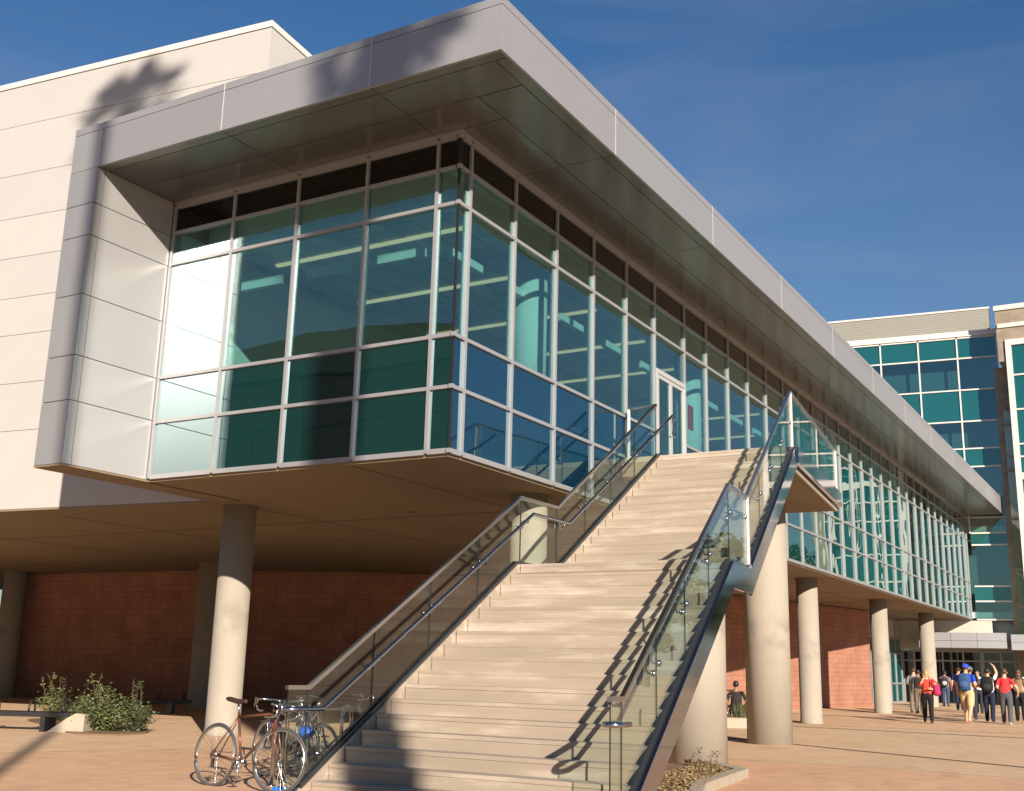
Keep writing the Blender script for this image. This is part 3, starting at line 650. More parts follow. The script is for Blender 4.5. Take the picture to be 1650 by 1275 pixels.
def railing(side):
    if side > 0: ypos = lambda x: YL+.09; inn = -1
    else: ypos = lambda x: YR(x)-.025; inn = 1
    CH = 1.03
    xs0 = 9.87
    def P(x, z, dy=0): return (x, ypos(x)+dy, z)
    zc = lambda x: nose_z(x)+CH
    pts = [P(xs0, 1.10), P(10.24, 1.10), P(14.95, LZ+CH), P(16.12, LZ+CH), P(XT-.1, TZ+.99)]
    if side > 0: pts += [(XT-.02, Y0-.12, TZ+.99)]
    else: pts += [P(XTE-.03, TZ+.99), (XTE-.03, Y0-.1, TZ+.99)]
    m = MB(); m.tube(pts, .034, 4, phase=pi/4, smooth=False); rl = m.build('railing', STEEL, st)
    # glass panels between the joints
    cuts = [9.9, 10.24]+[10.24+1.1775*k for k in range(1, 4)]+[14.95, 16.12]+[16.12+1.016*k for k in range(1, 4)]+[XT-.1]
    if side < 0: cuts += [XT-.1+k*(XTE-XT+.1-.06)/5 for k in range(1, 6)]
    def top(x):
        if x <= 10.24: return 1.09
        if x <= 14.95: return lerp(1.09, LZ+CH-.01, (x-10.24)/(14.95-10.24))
        if x <= 16.12: return LZ+CH-.01
        return min(TZ+.98, lerp(LZ+CH-.01, TZ+.98, (x-16.12)/(XT-.1-16.12)))
    def bot(x): return (nose_z(x)-.02) if x > XB else -.02
    for a, c in zip(cuts, cuts[1:]):
        a += .007; c -= .007; mg = MB()
        xx = [a]+[x for x in (XB, 14.814, X2-T) if a < x < c]+[c]
        lo = [P(x, max(bot(x), .012)) for x in xx]; hi = [P(x, top(x)) for x in reversed(xx)]
        mg.prism(lo+hi, (0, .015, 0), 0, 1); mg.build('glass_panel', [GLR, GEDGE], rl)
    if side > 0:
        mg = MB(); mg.box((XT-.03, YL+.12, TZ-.0), (XT-.015, Y0-.14, TZ+.98)); mg.build('glass_panel', GLR, rl)
        mp_ = MB(); mp_.box((XT-.05, Y0-.16, TZ-.1), (XT-.0, Y0-.12, TZ+.98)); mp_.build('post', ALUW, rl)
    else:
        mg = MB(); mg.box((XTE-.04, YR(XTE)+.06, TZ), (XTE-.025, Y0-.14, TZ+.98)); mg.build('glass_panel', GLR, rl)
        for x in (16.14, XT-.06, XTE-.03):
            mp_ = MB(); z0 = nose_z(x)-.03; mp_.box((x-.022, ypos(x)-.03, z0), (x+.022, ypos(x)+.04, top(x)+.0)); mp_.build('post', ALUW, rl)
    # round handrail on the inside of the glass, with its loop at the foot
    dy = .10*inn; hz_ = .84
    pz_ = [P(10.40, .87, dy), P(15.16, LZ+.80, dy), P(16.36, LZ+.80, dy), P(XT+.5, TZ+.90 if side > 0 else TZ+.86, dy)]
    m = MB()
    loop = [P(9.98, .87, -dy*.8)] + [P(9.98-.10*sin(a_), .87, -dy*.9*cos(a_)*1.0) for a_ in [pi*k/8 for k in range(1, 8)]] + [P(9.98, .87, dy)]
    m.tube([P(10.22, .87, -dy*.9)]+loop+pz_, .026, 10)
    hr = m.build('handrail', STEEL, rl)
    bk = [x for x in cuts[2:] if x < XT+.3]
    for xj in bk:
        for dx in (-.09, .09):
            x = xj+dx
            if x < 10.4: zc_ = .87
            elif x < 15.16: zc_ = lerp(.87, LZ+.80, (x-10.4)/(15.16-10.4))
            elif x < 16.36: zc_ = LZ+.80
            else: zc_ = lerp(LZ+.80, TZ+.88, (x-16.36)/(XT+.5-16.36))
            m = MB(); g0 = 0 if inn < 0 else .016
            m.tube([P(x, zc_-.02, dy), P(x, zc_-.075, dy*.75), P(x, zc_-.075, g0)], .009, 6)
            for s0, s1 in ((g0, g0+inn*.014), (.0155 if inn < 0 else -.0005, (.03 if inn < 0 else -.015))):
                m.tube([P(x, zc_-.075, s0), P(x, zc_-.075, s1)], .036, 14)
            m.build('bracket', STEEL, rl)
railing(1); railing(-1)

# ------------------------------------------------------------------ kerbed planter at the stair foot, seat planter further back
kb = thing('kerbed_planter', (14.5, 5.6, 0), 'low concrete kerb with dry ground cover beside the stair foot', 'planter')
b = MB()
out = [(12.2, 4.62), (13.3, 5.18), (15.72, 5.36), (17.0, 6.5)]; inn_ = [(12.3, 4.8), (13.33, 5.33), (15.6, 5.55), (16.7, 6.55)]
out = [(11.5, 4.45), (13.2, 5.02), (15.74, 5.37), (17.0, 6.45)]; inn_ = [(11.5, 4.62), (13.2, 5.18), (15.62, 5.53), (16.75, 6.5)]
for i in range(3): b.slab([out[i], out[i+1], inn_[i+1], inn_[i]], -.05, .12)
b.build('kerb', KERB, kb)
b = MB(); b.slab([(11.5, 4.63), (13.2, 5.19), (15.6, 5.54), (16.75, 6.5), (16.6, 7.1), (13, 6.4), (11.5, 5.4)], -.05, .05); b.build('soil', SOIL, kb)
rnd = random.Random(3); b = MB()
for k in range(15000):
    x = rnd.uniform(11.6, 16.6); lo = 4.66+(x-11.5)*.215 if x < 15.6 else 5.55+(x-15.6)*.8; hi = 3.45+.12*x+.85
    if hi <= lo: hi = lo+.3
    y = rnd.uniform(lo, hi); a = rnd.uniform(0, 6.28); s = rnd.uniform(.012, .036); h = .05+rnd.uniform(0, .07)
    d = Vector((cos(a), sin(a), rnd.uniform(-.3, .9))).normalized()*s; e = Vector((-sin(a), cos(a), rnd.uniform(-.5, .5)))*s*.5; c = Vector((x, y, h))
    b.quad([c-d, c+e, c+d, c-e])
tag(b.build('ground_cover', DRYL), 'dry tan ground cover leaves filling the kerbed bed by the stair foot', 'ground cover', kind='stuff')
def sprout(x, y, h, seed, lab):
    rn = random.Random(seed); t = thing('seedling_plant', (x, y, .06), lab, 'plant', 'green sprouts in the dry planter bed')
    sm = MB(); lf = MB(); p = Vector((x, y, .05)); pts = [p]
    for k in range(4): p = p+Vector((rn.uniform(-.02, .02), rn.uniform(-.02, .02), h/4)); pts.append(p)
    sm.tube(pts, .004, 5)
    for k in range(14):
        c = pts[rn.randint(1, 4)]+Vector((rn.uniform(-.05, .05), rn.uniform(-.05, .05), rn.uniform(-.02, .03))); a = rn.uniform(0, 6.28); s = rn.uniform(.02, .035)
        d = Vector((cos(a), sin(a), rn.uniform(-.2, .6)))*s; e = Vector((-sin(a), cos(a), .2))*s*.55; lf.quad([c-d, c+e, c+d, c-e])
    sm.build('stem', BARK, t); lf.build('leaves', LEAF, t)
for i, (x, y, h) in enumerate(((16.2, 6.25, .26), (16.0, 6.0, .22), (15.75, 5.85, .25), (15.4, 5.75, .20), (16.35, 6.45, .2), (14.6, 5.6, .16))):
    sprout(x, y, h, 40+i, 'small green sprout in the dry bed by the stair pier')

pl_ = thing('seat_planter', (30.6, 10.6, 0), 'low pale concrete planter with a grassy plant between the stair piers', 'planter')
b = MB(); b.prism([(30.1, 11.25, 0), (30.75, 10.1, 0), (33.5, 11.2, 0), (32.6, 12.6, 0)], (0, 0, .27)); b.build('box', KERB, pl_, bevel=.02)
b = MB(); b.prism([(30.3, 11.2, .272), (30.8, 10.3, .272), (33.2, 11.3, .272), (32.5, 12.3, .272)], (0, 0, .02)); b.build('soil', SOIL, pl_)
gp_ = thing('grass_plant', (30.9, 10.6, .29), 'spiky green grass plant growing in the pale planter between the stair piers', 'plant')
b = MB(); rn = random.Random(9)
for k in range(150):
    c = Vector((30.95+rn.gauss(0, .16), 10.62+rn.gauss(0, .16), .28)); a = rn.uniform(0, 6.28); h = rn.uniform(.18, .42); sp = rn.uniform(.05, .25)
    t_ = c+Vector((cos(a)*sp, sin(a)*sp, h)); s = Vector((-sin(a), cos(a), 0))*.008; md = c.lerp(t_, .55)+Vector((0, 0, .05))
    b.quad([c-s, c+s, md+s, md-s]); b.quad([md-s, md+s, t_])
b.build('blades', LEAF, gp_)

# ------------------------------------------------------------------ steel benches with hoops
def bench(x, y, rz, label, plinth=True):
    t = thing('steel_bench', (x, y, 0), label, 'bench', 'black benches with hoops', rz)
    m = MB(); m.box((-2.2, -.24, .27), (.55, .24, .36)); local(m.build('seat', BLK, None, bevel=.01), t)
    for hx in (-1.75, -1.02, -.3, .38):
        m = MB(); m.tube([(hx, -.12, .355)]+[(hx, -.12*cos(pi*k/10), .355+.06+.15*sin(pi*k/10)) for k in range(11)]+[(hx, .12, .355)], .022, 8); local(m.build('hoop', BLK), t)
    for lx in (-1.95, .05):
        m = MB(); m.prism([(lx-.05, -.23, 0), (lx+.05, -.23, 0), (lx+.05, -.23, .27), (lx-.05, -.23, .27)], (0, .46, 0)); local(m.build('leg', BLK), t)
    if plinth:
        m = MB(); m.prism([(.18, -.30, 0), (.9, -.30, 0), (.9, -.30, .34), (.72, -.3, .36), (.55, -.30, .265)], (0, .75, 0)); local(m.build('plinth', KERB, None, bevel=.008), t)
bench(15.12, 19.2, radians(-64), 'black steel bench with hoops and a concrete block, in sun beside the shrubs')
bench(23.3, 24.5, radians(-30), 'black steel bench with hoops standing in the deep shade behind the shrubs', False)

# ------------------------------------------------------------------ shrubs
def shrub(x, y, w, h, n, seed, label, shoots=3, mat=LEAF, ls=.038):
    rn = random.Random(seed); t = thing('garden_shrub', (x, y, 0), label, 'shrub', 'leafy shrubs in the paving bed')
    sm = MB(); lf = MB(); tips = []
    for k in range(26):
        a = rn.uniform(0, 6.28); rr = w*.5*sqrt(rn.random()); tip = Vector((x+rr*cos(a), y+rr*sin(a), h*(.35+.55*rn.random())*(1-.35*(rr/(w*.5))**2)))
        c0 = Vector((x+rn.gauss(0, .06), y+rn.gauss(0, .06), .0)); md = c0.lerp(tip, .5)+Vector((rn.gauss(0, .04), rn.gauss(0, .04), .05))
        sm.tube([c0, md, tip], [.010, .007, .003], 5); tips.append((c0, md, tip))
    for k in range(shoots):
        a = rn.uniform(0, 6.28); rr = w*.38*rn.random(); tip = Vector((x+rr*cos(a)*1.4, y+rr*sin(a)*1.4, h*(1.0+.28*rn.random())))
        c0 = Vector((x+rr*cos(a)*.3, y+rr*sin(a)*.3, h*.3)); md = c0.lerp(tip, .5)+Vector((rn.gauss(0, .06), rn.gauss(0, .06), 0)); sm.tube([c0, md, tip], [.008, .006, .003], 5)
        for q in range(34):
            tt = rn.random(); c = (c0.lerp(md, tt*2) if tt < .5 else md.lerp(tip, tt*2-1))+Vector((rn.gauss(0, .03), rn.gauss(0, .03), rn.gauss(0, .03))); leaf(lf, c, ls*rn.uniform(.7, 1.15), rn)
    for k in range(n):
        c0, md, tip = rn.choice(tips); tt = rn.random()**.6; c = (c0.lerp(md, tt*2) if tt < .5 else md.lerp(tip, tt*2-1))+Vector((rn.gauss(0, .07), rn.gauss(0, .07), rn.gauss(0, .06)))
        if c.z < .03: c.z = .03+rn.random()*.1
        leaf(lf, c, ls*rn.uniform(.6, 1.1), rn)
    sm.build('stem', BARK, t); lf.build('leaves', mat, t)
def leaf(m, c, s, rn):
    a = rn.uniform(0, 6.28); d = Vector((cos(a), sin(a), rn.uniform(-.7, .9))).normalized()*s; e = d.cross(Vector((rn.gauss(0, 1), rn.gauss(0, 1), rn.gauss(0, 1)))).normalized()*s*.45
    m.quad([c-d, c-d*.2+e, c+d, c-d*.2-e])
bp_ = crom([(15.2, 18.9), (14.98, 18.1), (15.05, 17.35), (15.5, 17.3), (16.3, 17.65), (17.2, 18.8), (18.2, 21.2), (18.2, 22.6), (17.6, 22.9), (16.9, 21.8), (15.9, 19.6), (15.2, 18.9)], 4)[:-1]
b = MB(); b.slab([(p.x, p.y) for p in bp_], -.05, .03)
tag(b.build('planting_bed', SOIL), kind='structure')
shrub(15.75, 18.35, 1.25, .92, 4200, 11, 'bushy green shrub in front of the bed, beside the bench block', 3)
shrub(16.15, 17.85, .75, .92, 2200, 12, 'sparse darker shrub with long bare shoots at the right end of the bed', 4, LEAFD, .035)
shrub(17.5, 21.9, 1.0, .9, 900, 13, 'thin twiggy shrub behind the black bench, at the left end of the bed', 5)
shrub(16.9, 20.2, 1.2, .75, 900, 14, 'low dull shrub at the back of the bed in half shade', 2, LEAFD, .042)

# ------------------------------------------------------------------ bicycles and hoops
TYRE = plain('bicycle tyre', (.06, .055, .05), .7); RIM = plain('alloy rim', (.55, .55, .53), .28, .9); CHROME = plain('chromed steel', (.62, .62, .60), .2, 1.0)
SADB = plain('brown saddle leather', (.035, .016, .011), .5)
def bike(x, y, rz, label, paint, sad=SADB, R=.335, bars='drop', lean=0., turn=0., bag=None):
    t = thing('bicycle', (x, y, G(x)), label, 'bicycle', 'bicycles parked by the stair', rz); t.rotation_euler = (lean, 0, rz)
    FR = plain(label[:20]+' paint', paint, .3, .3)
    def put(m, name, mat, par=t): return local(m.build(name, mat), par)
    rh, fh = Vector((-.50, 0, R)), Vector((.53, 0, R)); bb = Vector((-.06, 0, R-.055)); sc = Vector((-.205, 0, .80)); ht, hb = Vector((.365, 0, .83)), Vector((.41, 0, .70))
    hl = {}
    for nm, c in (('r', rh), ('f', fh)):
        m = MB(); m.tube([c+Vector((cos(q)*R, 0, sin(q)*R)) for q in [2*pi*k/48 for k in range(48)]], .015, 8, closed=True); wo = put(m, 'wheel', TYRE)
        m = MB(); m.tube([c+Vector((cos(q)*(R-.023), 0, sin(q)*(R-.023))) for q in [2*pi*k/48 for k in range(48)]], .0095, 6, closed=True); put(m, 'rim', RIM, wo)
        m = MB()
        for k in range(32):
            q = 2*pi*k/32; q2 = q+(.35 if k % 2 else -.35); m.tube([c+Vector((cos(q2)*.02, .03*(1 if k % 4 < 2 else -1), sin(q2)*.02)), c+Vector((cos(q)*(R-.03), 0, sin(q)*(R-.03)))], .0016, 4, caps=False)
        m.tube([c-Vector((0, .055, 0)), c+Vector((0, .055, 0))], .018, 10); put(m, 'spokes', CHROME, wo)
        if nm == 'f' and turn:
            wo.matrix_basis = Matrix.Translation((.46, 0, 0)) @ Matrix.Rotation(turn, 4, 'Z') @ Matrix.Translation((-.46, 0, 0))
    m = MB(); m.tube([bb, sc], .015, 10); m.tube([sc-Vector((0, 0, .04))*1, ht-Vector((0, 0, .01))], .0145, 10); m.tube([bb, hb], .016, 10); m.tube([ht+Vector((-.01, 0, .025)), hb+Vector((.01, 0, -.025))], .019, 10)
    for s in (-1, 1):
        m.tube([bb+Vector((0, .02*s, 0)), rh+Vector((0, .055*s, 0))], .009, 8); m.tube([sc+Vector((0, .012*s, -.05)), rh+Vector((0, .055*s, 0))], .008, 8)
    put(m, 'frame', FR)
    m = MB()
    for s in (-1, 1): m.tube([hb+Vector((.012, .045*s, -.03)), hb+Vector((.04, .05*s, -.16)), fh+Vector((0, .05*s, 0))], [.012, .011, .007], 8)
    m.box(hb+Vector((-.01, -.05, -.045)), hb+Vector((.035, .05, -.015))); fk = put(m, 'fork', FR)
    m = MB(); m.tube([sc, sc+Vector((-.035, 0, .12))], .012, 8); put(m, 'seat_post', CHROME)
    m = MB(); sp = sc+Vector((-.035, 0, .135)); prof = [(-.14, .072, .02), (-.10, .078, .014), (-.03, .06, .002), (.04, .032, .0), (.11, .019, .002), (.14, .012, -.006)]
    base = len(m.v)
    for px_, wy, dz in prof:
        for q in range(8):
            a = 2*pi*q/8; m.v.append(sp+Vector((px_, cos(a)*wy, dz+.022*sin(a) if sin(a) > 0 else dz+.035*sin(a)*(1 if wy > .03 else .6))))
    for i in range(len(prof)-1):
        for q in range(8): m.face((base+i*8+q, base+i*8+(q+1) % 8, base+(i+1)*8+(q+1) % 8, base+(i+1)*8+q), 0, True)
    m.face(range(base+7, base-1, -1)); m.face(range(base+(len(prof)-1)*8, base+len(prof)*8)); put(m, 'saddle', sad)
    m = MB(); m.tube([ht+Vector((-.01, 0, .02)), ht+Vector((-.02, 0, .08)), ht+Vector((.08, 0, .085))], .013, 8)
    hx = ht+Vector((.08, 0, .085))
    if bars == 'drop':
        half = [Vector((0, 0, 0)), Vector((0, .17, 0)), Vector((.03, .20, .0)), Vector((.09, .205, -.01)), Vector((.115, .205, -.06)), Vector((.09, .205, -.12)), Vector((.02, .205, -.14)), Vector((-.05, .205, -.14))]
    else:
        half = [Vector((0, 0, 0)), Vector((0, .10, .03)), Vector((-.03, .2, .05)), Vector((-.07, .29, .05))]
    pth = [hx+Vector((v.x, -v.y, v.z)) for v in reversed(half[1:])]+[hx+v for v in half]; m.tube(pth, .012, 8)
    for s in (-1, 1):
        e = hx+Vector((.10, .205*s, -.01)) if bars == 'drop' else hx+Vector((-.02, .2*s, .05)); m.tube([e, e+Vector((.05, 0, .02)), e+Vector((.065, 0, -.09))], .008, 6)
    hbm = put(m, 'handlebar', CHROME)
    if turn: hbm.matrix_basis = Matrix.Translation((.39, 0, 0)) @ Matrix.Rotation(turn, 4, 'Z') @ Matrix.Translation((-.39, 0, 0)); fk.matrix_basis = hbm.matrix_basis.copy()
    m = MB()
    for rr in (.088, .07): m.tube([bb+Vector((cos(q)*rr, -.045, sin(q)*rr)) for q in [2*pi*k/28 for k in range(28)]], .005, 5, closed=True)
    for k in range(5):
        q = 2*pi*k/5; m.tube([bb+Vector((0, -.045, 0)), bb+Vector((cos(q)*.085, -.045, sin(q)*.085))], .006, 5)
    m.tube([bb-Vector((0, .075, 0)), bb+Vector((0, .075, 0))], .018, 10); ca = radians(-65)
    for s in (-1, 1):
        e = bb+Vector((cos(ca)*.165*-s, .07*s, sin(ca)*.165*-s)); m.tube([bb+Vector((0, .07*s, 0)), e], .009, 6); m.box(e+Vector((-.04, min(0, .09*s), -.012)), e+Vector((.04, max(0, .09*s), .012)))
    put(m, 'crank', CHROME)
    m = MB(); m.tube([bb+Vector((0, -.045, .088)), rh+Vector((0, -.045, .045))], .004, 4); m.tube([bb+Vector((0, -.045, -.088)), rh+Vector((.05, -.045, -.14)), rh+Vector((.01, -.045, -.05))], .004, 4)
    for rr in (.05, .042, .035): m.tube([rh+Vector((cos(q)*rr, -.03-.3*(.05-rr), sin(q)*rr)) for q in [2*pi*k/18 for k in range(18)]], .003, 4, closed=True)
    m.box(rh+Vector((.01, -.055, -.13)), rh+Vector((.05, -.035, -.04))); put(m, 'drivetrain', CHROME)
    if bag:
        m = MB(); m.ball((-.22, .0, .56), .10, 12, sq=(1.2, .8, .75)); bo = put(m, 'saddle_bag', bag)
bike(9.82, 9.12, atan2(-1.07, -.10), 'copper coloured road bicycle with brown saddle at the front, leaning by the hoops', (.15, .055, .028), lean=radians(-5), turn=radians(12))
bike(11.05, 9.50, atan2(1.05, .20), 'dark purple bicycle with a blue saddle bag, just behind the copper bicycle', (.03, .022, .06), SADB, bars='drop', lean=radians(4), bag=plain('blue bag cloth', (.02, .12, .62), .6), turn=radians(-8))
bike(11.62, 9.78, atan2(-.62, -.80), 'pale green bicycle between steel hoops, seen through the stair glass', (.35, .42, .36), SADB, lean=radians(5), turn=radians(15))
bike(12.4, 10.0, atan2(-.85, .25), 'silver upright bicycle farthest along the hoops, behind the stair glass', (.5, .5, .5), plain('black saddle', (.02, .02, .02), .5), bars='flat', lean=radians(-4))
for i, (x, y, lab) in enumerate(((10.48, 9.18, 'steel bike hoop beside the copper bicycle, nearest the open paving'), (11.55, 9.58, 'middle steel bike hoop behind the stair glass'), (12.5, 9.82, 'steel bike hoop nearest the shrubs side of the stair, last of the three'))):
    t = thing('bike_hoop', (x, y, 0), lab if i < 2 else 'steel bike hoop farthest up along the stair, last of the three', 'bike rack', 'steel bike hoops')
    m = MB(); d = Vector((.955, .30, 0)); hw = .17
    m.tube([(x-d.x*hw, y-d.y*hw, 0)]+[(x-d.x*hw*cos(pi*k/12), y-d.y*hw*cos(pi*k/12), .66+hw*sin(pi*k/12)) for k in range(13)]+[(x+d.x*hw, y+d.y*hw, 0)], .024, 10); m.build('tube', CHROME, t)
    for s in (-1, 1):
        m = MB(); m.lathe([(.06, 0), (.06, .012)], (x+d.x*hw*s, y+d.y*hw*s, .001), 14); m.build('base_plate', CHROME, t)
bx_ = thing('blue_box', (10.04, 8.7, 0), 'flat bright blue box on the ground at the foot of the left glass railing', 'box')
m = MB(); m.box((9.96, 8.60, .0), (10.12, 8.80, .028)); m.build('body', plain('bright blue plastic', (.01, .19, .68), .45), bx_, bevel=.008)
m = MB(); m.box((9.955, 8.595, .029), (10.125, 8.805, .038)); m.build('lid', plain('blue lid', (.015, .22, .72), .45), bx_)

# ------------------------------------------------------------------ people
SKIN = plain('skin', (.50, .29, .19), .55); SKIN2 = plain('darker skin', (.26, .14, .085), .55)
HB = plain('brown hair', (.07, .035, .018), .5); HBL = plain('blond hair', (.42, .25, .09), .5); HK = plain('black hair', (.012, .010, .010), .45)
SHOE = plain('dark shoe', (.03, .025, .025), .6); SHOEW = plain('white shoe', (.7, .7, .7), .6)
CM = {}
def cloth(c):
    if c not in CM: CM[c] = plain('cloth %d' % len(CM), c, .85, 0, .2, .12, 9)
    return CM[c]
def person(x, y, heading, h, label, shirt, legs, hair=HB, skin=SKIN, shoes=SHOE, stride=.12, armL='down', armR='down', sleeve=.5, shorts=False, longhair=False, cap=None,
           female=False, seated=False, headturn=0., bare_feet=False, zoff=0.):
    t = thing('person', (x, y, G(x)+zoff), label, 'person', None, heading); t.scale = (h/1.75*(1.0 if seated else 1.13), h/1.75*(1.0 if seated else 1.13), h/1.75)
    bd = bpy.data.meshes.new('body'); vs, es, rs, tg = [], [], [], []
    def V(p, r, par=None, lab='shirt'):
        vs.append(Vector(p)); rs.append(r if isinstance(r, tuple) else (r, r)); i = len(vs)-1
        if par is not None: es.append((par, i)); tg.append(lab)
        return i
    sw = .155 if female else .185; hw = .095
    pel = V((0, 0, .95), (.14, .175) if female else (.135, .165))
    sp = V((-.01, 0, 1.12), (.11, .14) if female else (.125, .165), pel, 'shirt'); ch = V((-.005, 0, 1.30), (.12, .16) if female else (.13, .185), sp, 'shirt')
    uc = V((-.005, 0, 1.41), (.075, .10), ch, 'shirt'); nk = V((.0, 0, 1.49), .052, uc, 'skin'); n2 = V((.012, 0, 1.545), .055, nk, 'skin')
    hd = V((.022, 0, 1.635), (.092, .076), n2, 'skin'); ht_ = V((.012, 0, 1.70), (.075, .066), hd, 'skin'); 
    hc = Vector((.022, 0, 1.635))
    ns = V((.112, 0, 1.62), (.016, .014), hd, 'skin')
    for s, arm in ((1, armL), (-1, armR)):
        sd = V((-.005, sw*s, 1.405), .058, uc, 'shirt')
        if arm == 'down': el, wr, hn = (-.03, (sw+.055)*s, 1.13), (.05, (sw+.06)*s, .90), (.085, (sw+.05)*s, .815)
        elif arm == 'bent': el, wr, hn = (-.06, (sw+.06)*s, 1.14), (.17, (sw-.02)*s, 1.13), (.25, (sw-.06)*s, 1.15)
        elif arm == 'out': el, wr, hn = (-.05, (sw+.16)*s, 1.16), (.08, (sw+.17)*s, .97), (.12, (sw+.14)*s, .89)
        elif arm == 'face': el, wr, hn = (.12, (sw+.05)*s, 1.22), (.17, (sw-.06)*s, 1.45), (.14, (sw-.10)*s, 1.54)
        elif arm == 'up': el, wr, hn = (.05, (sw+.07)*s, 1.60), (.02, (sw+.01)*s, 1.82), (.05, (sw-.06)*s, 1.90)
        elif arm == 'lap': el, wr, hn = (-.02, (sw+.14)*s, 1.15), (.18, (sw+.02)*s, 1.02), (.25, (sw-.03)*s, 1.0)
        else: el, wr, hn = arm
        e = Vector(el); ms = Vector((-.005, sw*s, 1.405)).lerp(e, .55)
        k1 = V(ms, .058, sd, 'shirt'); k2 = V(e, .048, k1, 'shirt' if sleeve > .6 else 'skin'); k3 = V(Vector(el).lerp(Vector(wr), .35), .045, k2, 'shirt' if sleeve > .8 else 'skin'); k4 = V(wr, .031, k3, 'shirt' if sleeve > .95 else 'skin')
        hv = (Vector(hn)-Vector(wr)).normalized(); pm = V(Vector(wr).lerp(Vector(hn), .75), (.03, .02), k4, 'skin')
        side_ = hv.cross(Vector((0, s, 0))); side_ = side_.normalized() if side_.length > .1 else Vector((1, 0, 0))
        for f in range(4):
            o_ = side_*(.027-.018*f); L_ = (.062, .072, .068, .052)[f]; a_ = V(Vector(hn)+o_, .0095, pm, 'skin'); q_ = Vector(hn)+o_+hv*L_*.55; a_ = V(q_, .0085, a_, 'skin')
            V(q_+(hv*.8-Vector((0, s, 0))*.5).normalized()*L_*.5, .007, a_, 'skin')
        a_ = V(Vector(wr).lerp(Vector(hn), .45)+side_*.036, .011, pm, 'skin'); V(Vector(wr).lerp(Vector(hn), .9)+side_*.058, .009, a_, 'skin')
    lt = 'skin' if shorts else 'legs'
    for s in (1, -1):
        st_ = stride*s; hp = V((0, hw*s, .90), (.118, .115), pel, 'legs')
        if seated:
            kn, an, to = (.42, .13*s, .93), (.40, .14*s, .52), (.54, .15*s, .47)
        else:
            kn, an, to = (st_*.62+.03, .095*s, .50), (st_*1.25-(.08 if st_ < 0 else 0), .095*s, .085+(.05 if st_ < -.1 else 0)), (st_*1.25+.13-(.08 if st_ < 0 else 0), .11*s, .035)
        k0 = V(Vector((0, hw*s, .90)).lerp(Vector(kn), .5), .098, hp, 'legs'); k1 = V(Vector(kn), .076, k0, 'legs'); k2 = V(Vector(kn).lerp(Vector(an), .35), .074 if not shorts else .06, k1, lt)
        k3 = V(an, .064 if not shorts else .04, k2, lt); k4 = V(to, (.036, .036), k3, 'shoe'); V(Vector(an)+Vector((-.05, 0, -.05)), .034, k3, 'shoe')
    bd.from_pydata([tuple(v) for v in vs], es, []); o = bpy.data.objects.new('body', bd); C.objects.link(o)
    md = o.modifiers.new('skin', 'SKIN'); 
    if not bd.skin_vertices: pass
    sv = bd.skin_vertices[0].data
    for i, r in enumerate(rs): sv[i].radius = (r[0], r[1]) if False else (r[1], r[0])
    sv[0].use_root = True; md.use_smooth_shade = True
    sb = o.modifiers.new('sub', 'SUBSURF'); sb.levels = 1; sb.render_levels = 1
    dg = bpy.context.evaluated_depsgraph_get(); nm = bpy.data.meshes.new_from_object(o.evaluated_get(dg)); o.modifiers.clear(); old = o.data; o.data = nm; bpy.data.meshes.remove(old)
    nm.name = 'body'; nm.materials.clear()
    order = ['shirt', 'legs', 'skin', 'shoe']; lm = {'shirt': cloth(shirt), 'legs': cloth(legs), 'skin': skin, 'shoe': (skin if bare_feet else shoes)}
    for k in order: nm.materials.append(lm[k])
    segs = [(vs[a], vs[c_], tg[i], min(rs[a]+rs[c_])) for i, (a, c_) in enumerate(es)]
    for pgn in nm.polygons:
        c = pgn.center; best = None
        for a, e, lb, rr in segs:
            d = e-a; tt = max(0, min(1, (c-a).dot(d)/max(1e-9, d.length_squared))); dd = (c-(a+d*tt)).length-rr*.6
            if best is None or dd < best[0]: best = (dd, lb)
        lb = best[1]
        if lb in ('shirt', 'legs') and abs(c.y) < .24 and not seated: lb = 'shirt' if c.z > .94 and lb == 'shirt' else ('legs' if c.z <= .97 else lb)
        pgn.material_index = order.index(lb); pgn.use_smooth = True
    o.parent = t
    # hair / cap / face
    hm = MB(); hm.ball(hc+Vector((-.022, 0, .035)), .104, 14, sq=(.98, .84, .92)); 
    if longhair:
        hm.ball(hc+Vector((-.055, 0, -.07)), .10, 12, sq=(.7, .95, 1.3)); hm.ball(hc+Vector((-.075, 0, -.17)), .08, 10, sq=(.6, 1.0, 1.1))
        for s in (-1, 1): hm.ball(hc+Vector((.0, .072*s, -.04)), .055, 8, sq=(.9, .5, 1.9))
    ho = hm.build('hair', hair); ho.parent = t
    for s in (-1, 1):
        em = MB(); em.ball(hc+Vector((.079, .032*s, .006)), .011, 8); eo = em.build('eye', BLK); eo.parent = t
        em = MB(); em.ball(hc+Vector((-.0, .079*s, -.01)), .026, 8, sq=(.7, .4, 1.1)); eo = em.build('ear', skin); eo.parent = t
    mm_ = MB(); mm_.ball(hc+Vector((.083, 0, -.052)), .02, 8, sq=(.45, 1.1, .35)); mo = mm_.build('mouth', plain('lips', (.35, .12, .10), .5)); mo.parent = t
    if cap:
        cm = MB(); cm.ball(hc+Vector((-.01, 0, .055)), .112, 16, sq=(1.02, .88, .78)); cm.prism([hc+Vector((.06, -.07, .045)), hc+Vector((.17, -.05, .03)), hc+Vector((.19, 0, .028)), hc+Vector((.17, .05, .03)), hc+Vector((.06, .07, .045))], (0, 0, .012)); co = cm.build('cap', cloth(cap)); co.parent = t
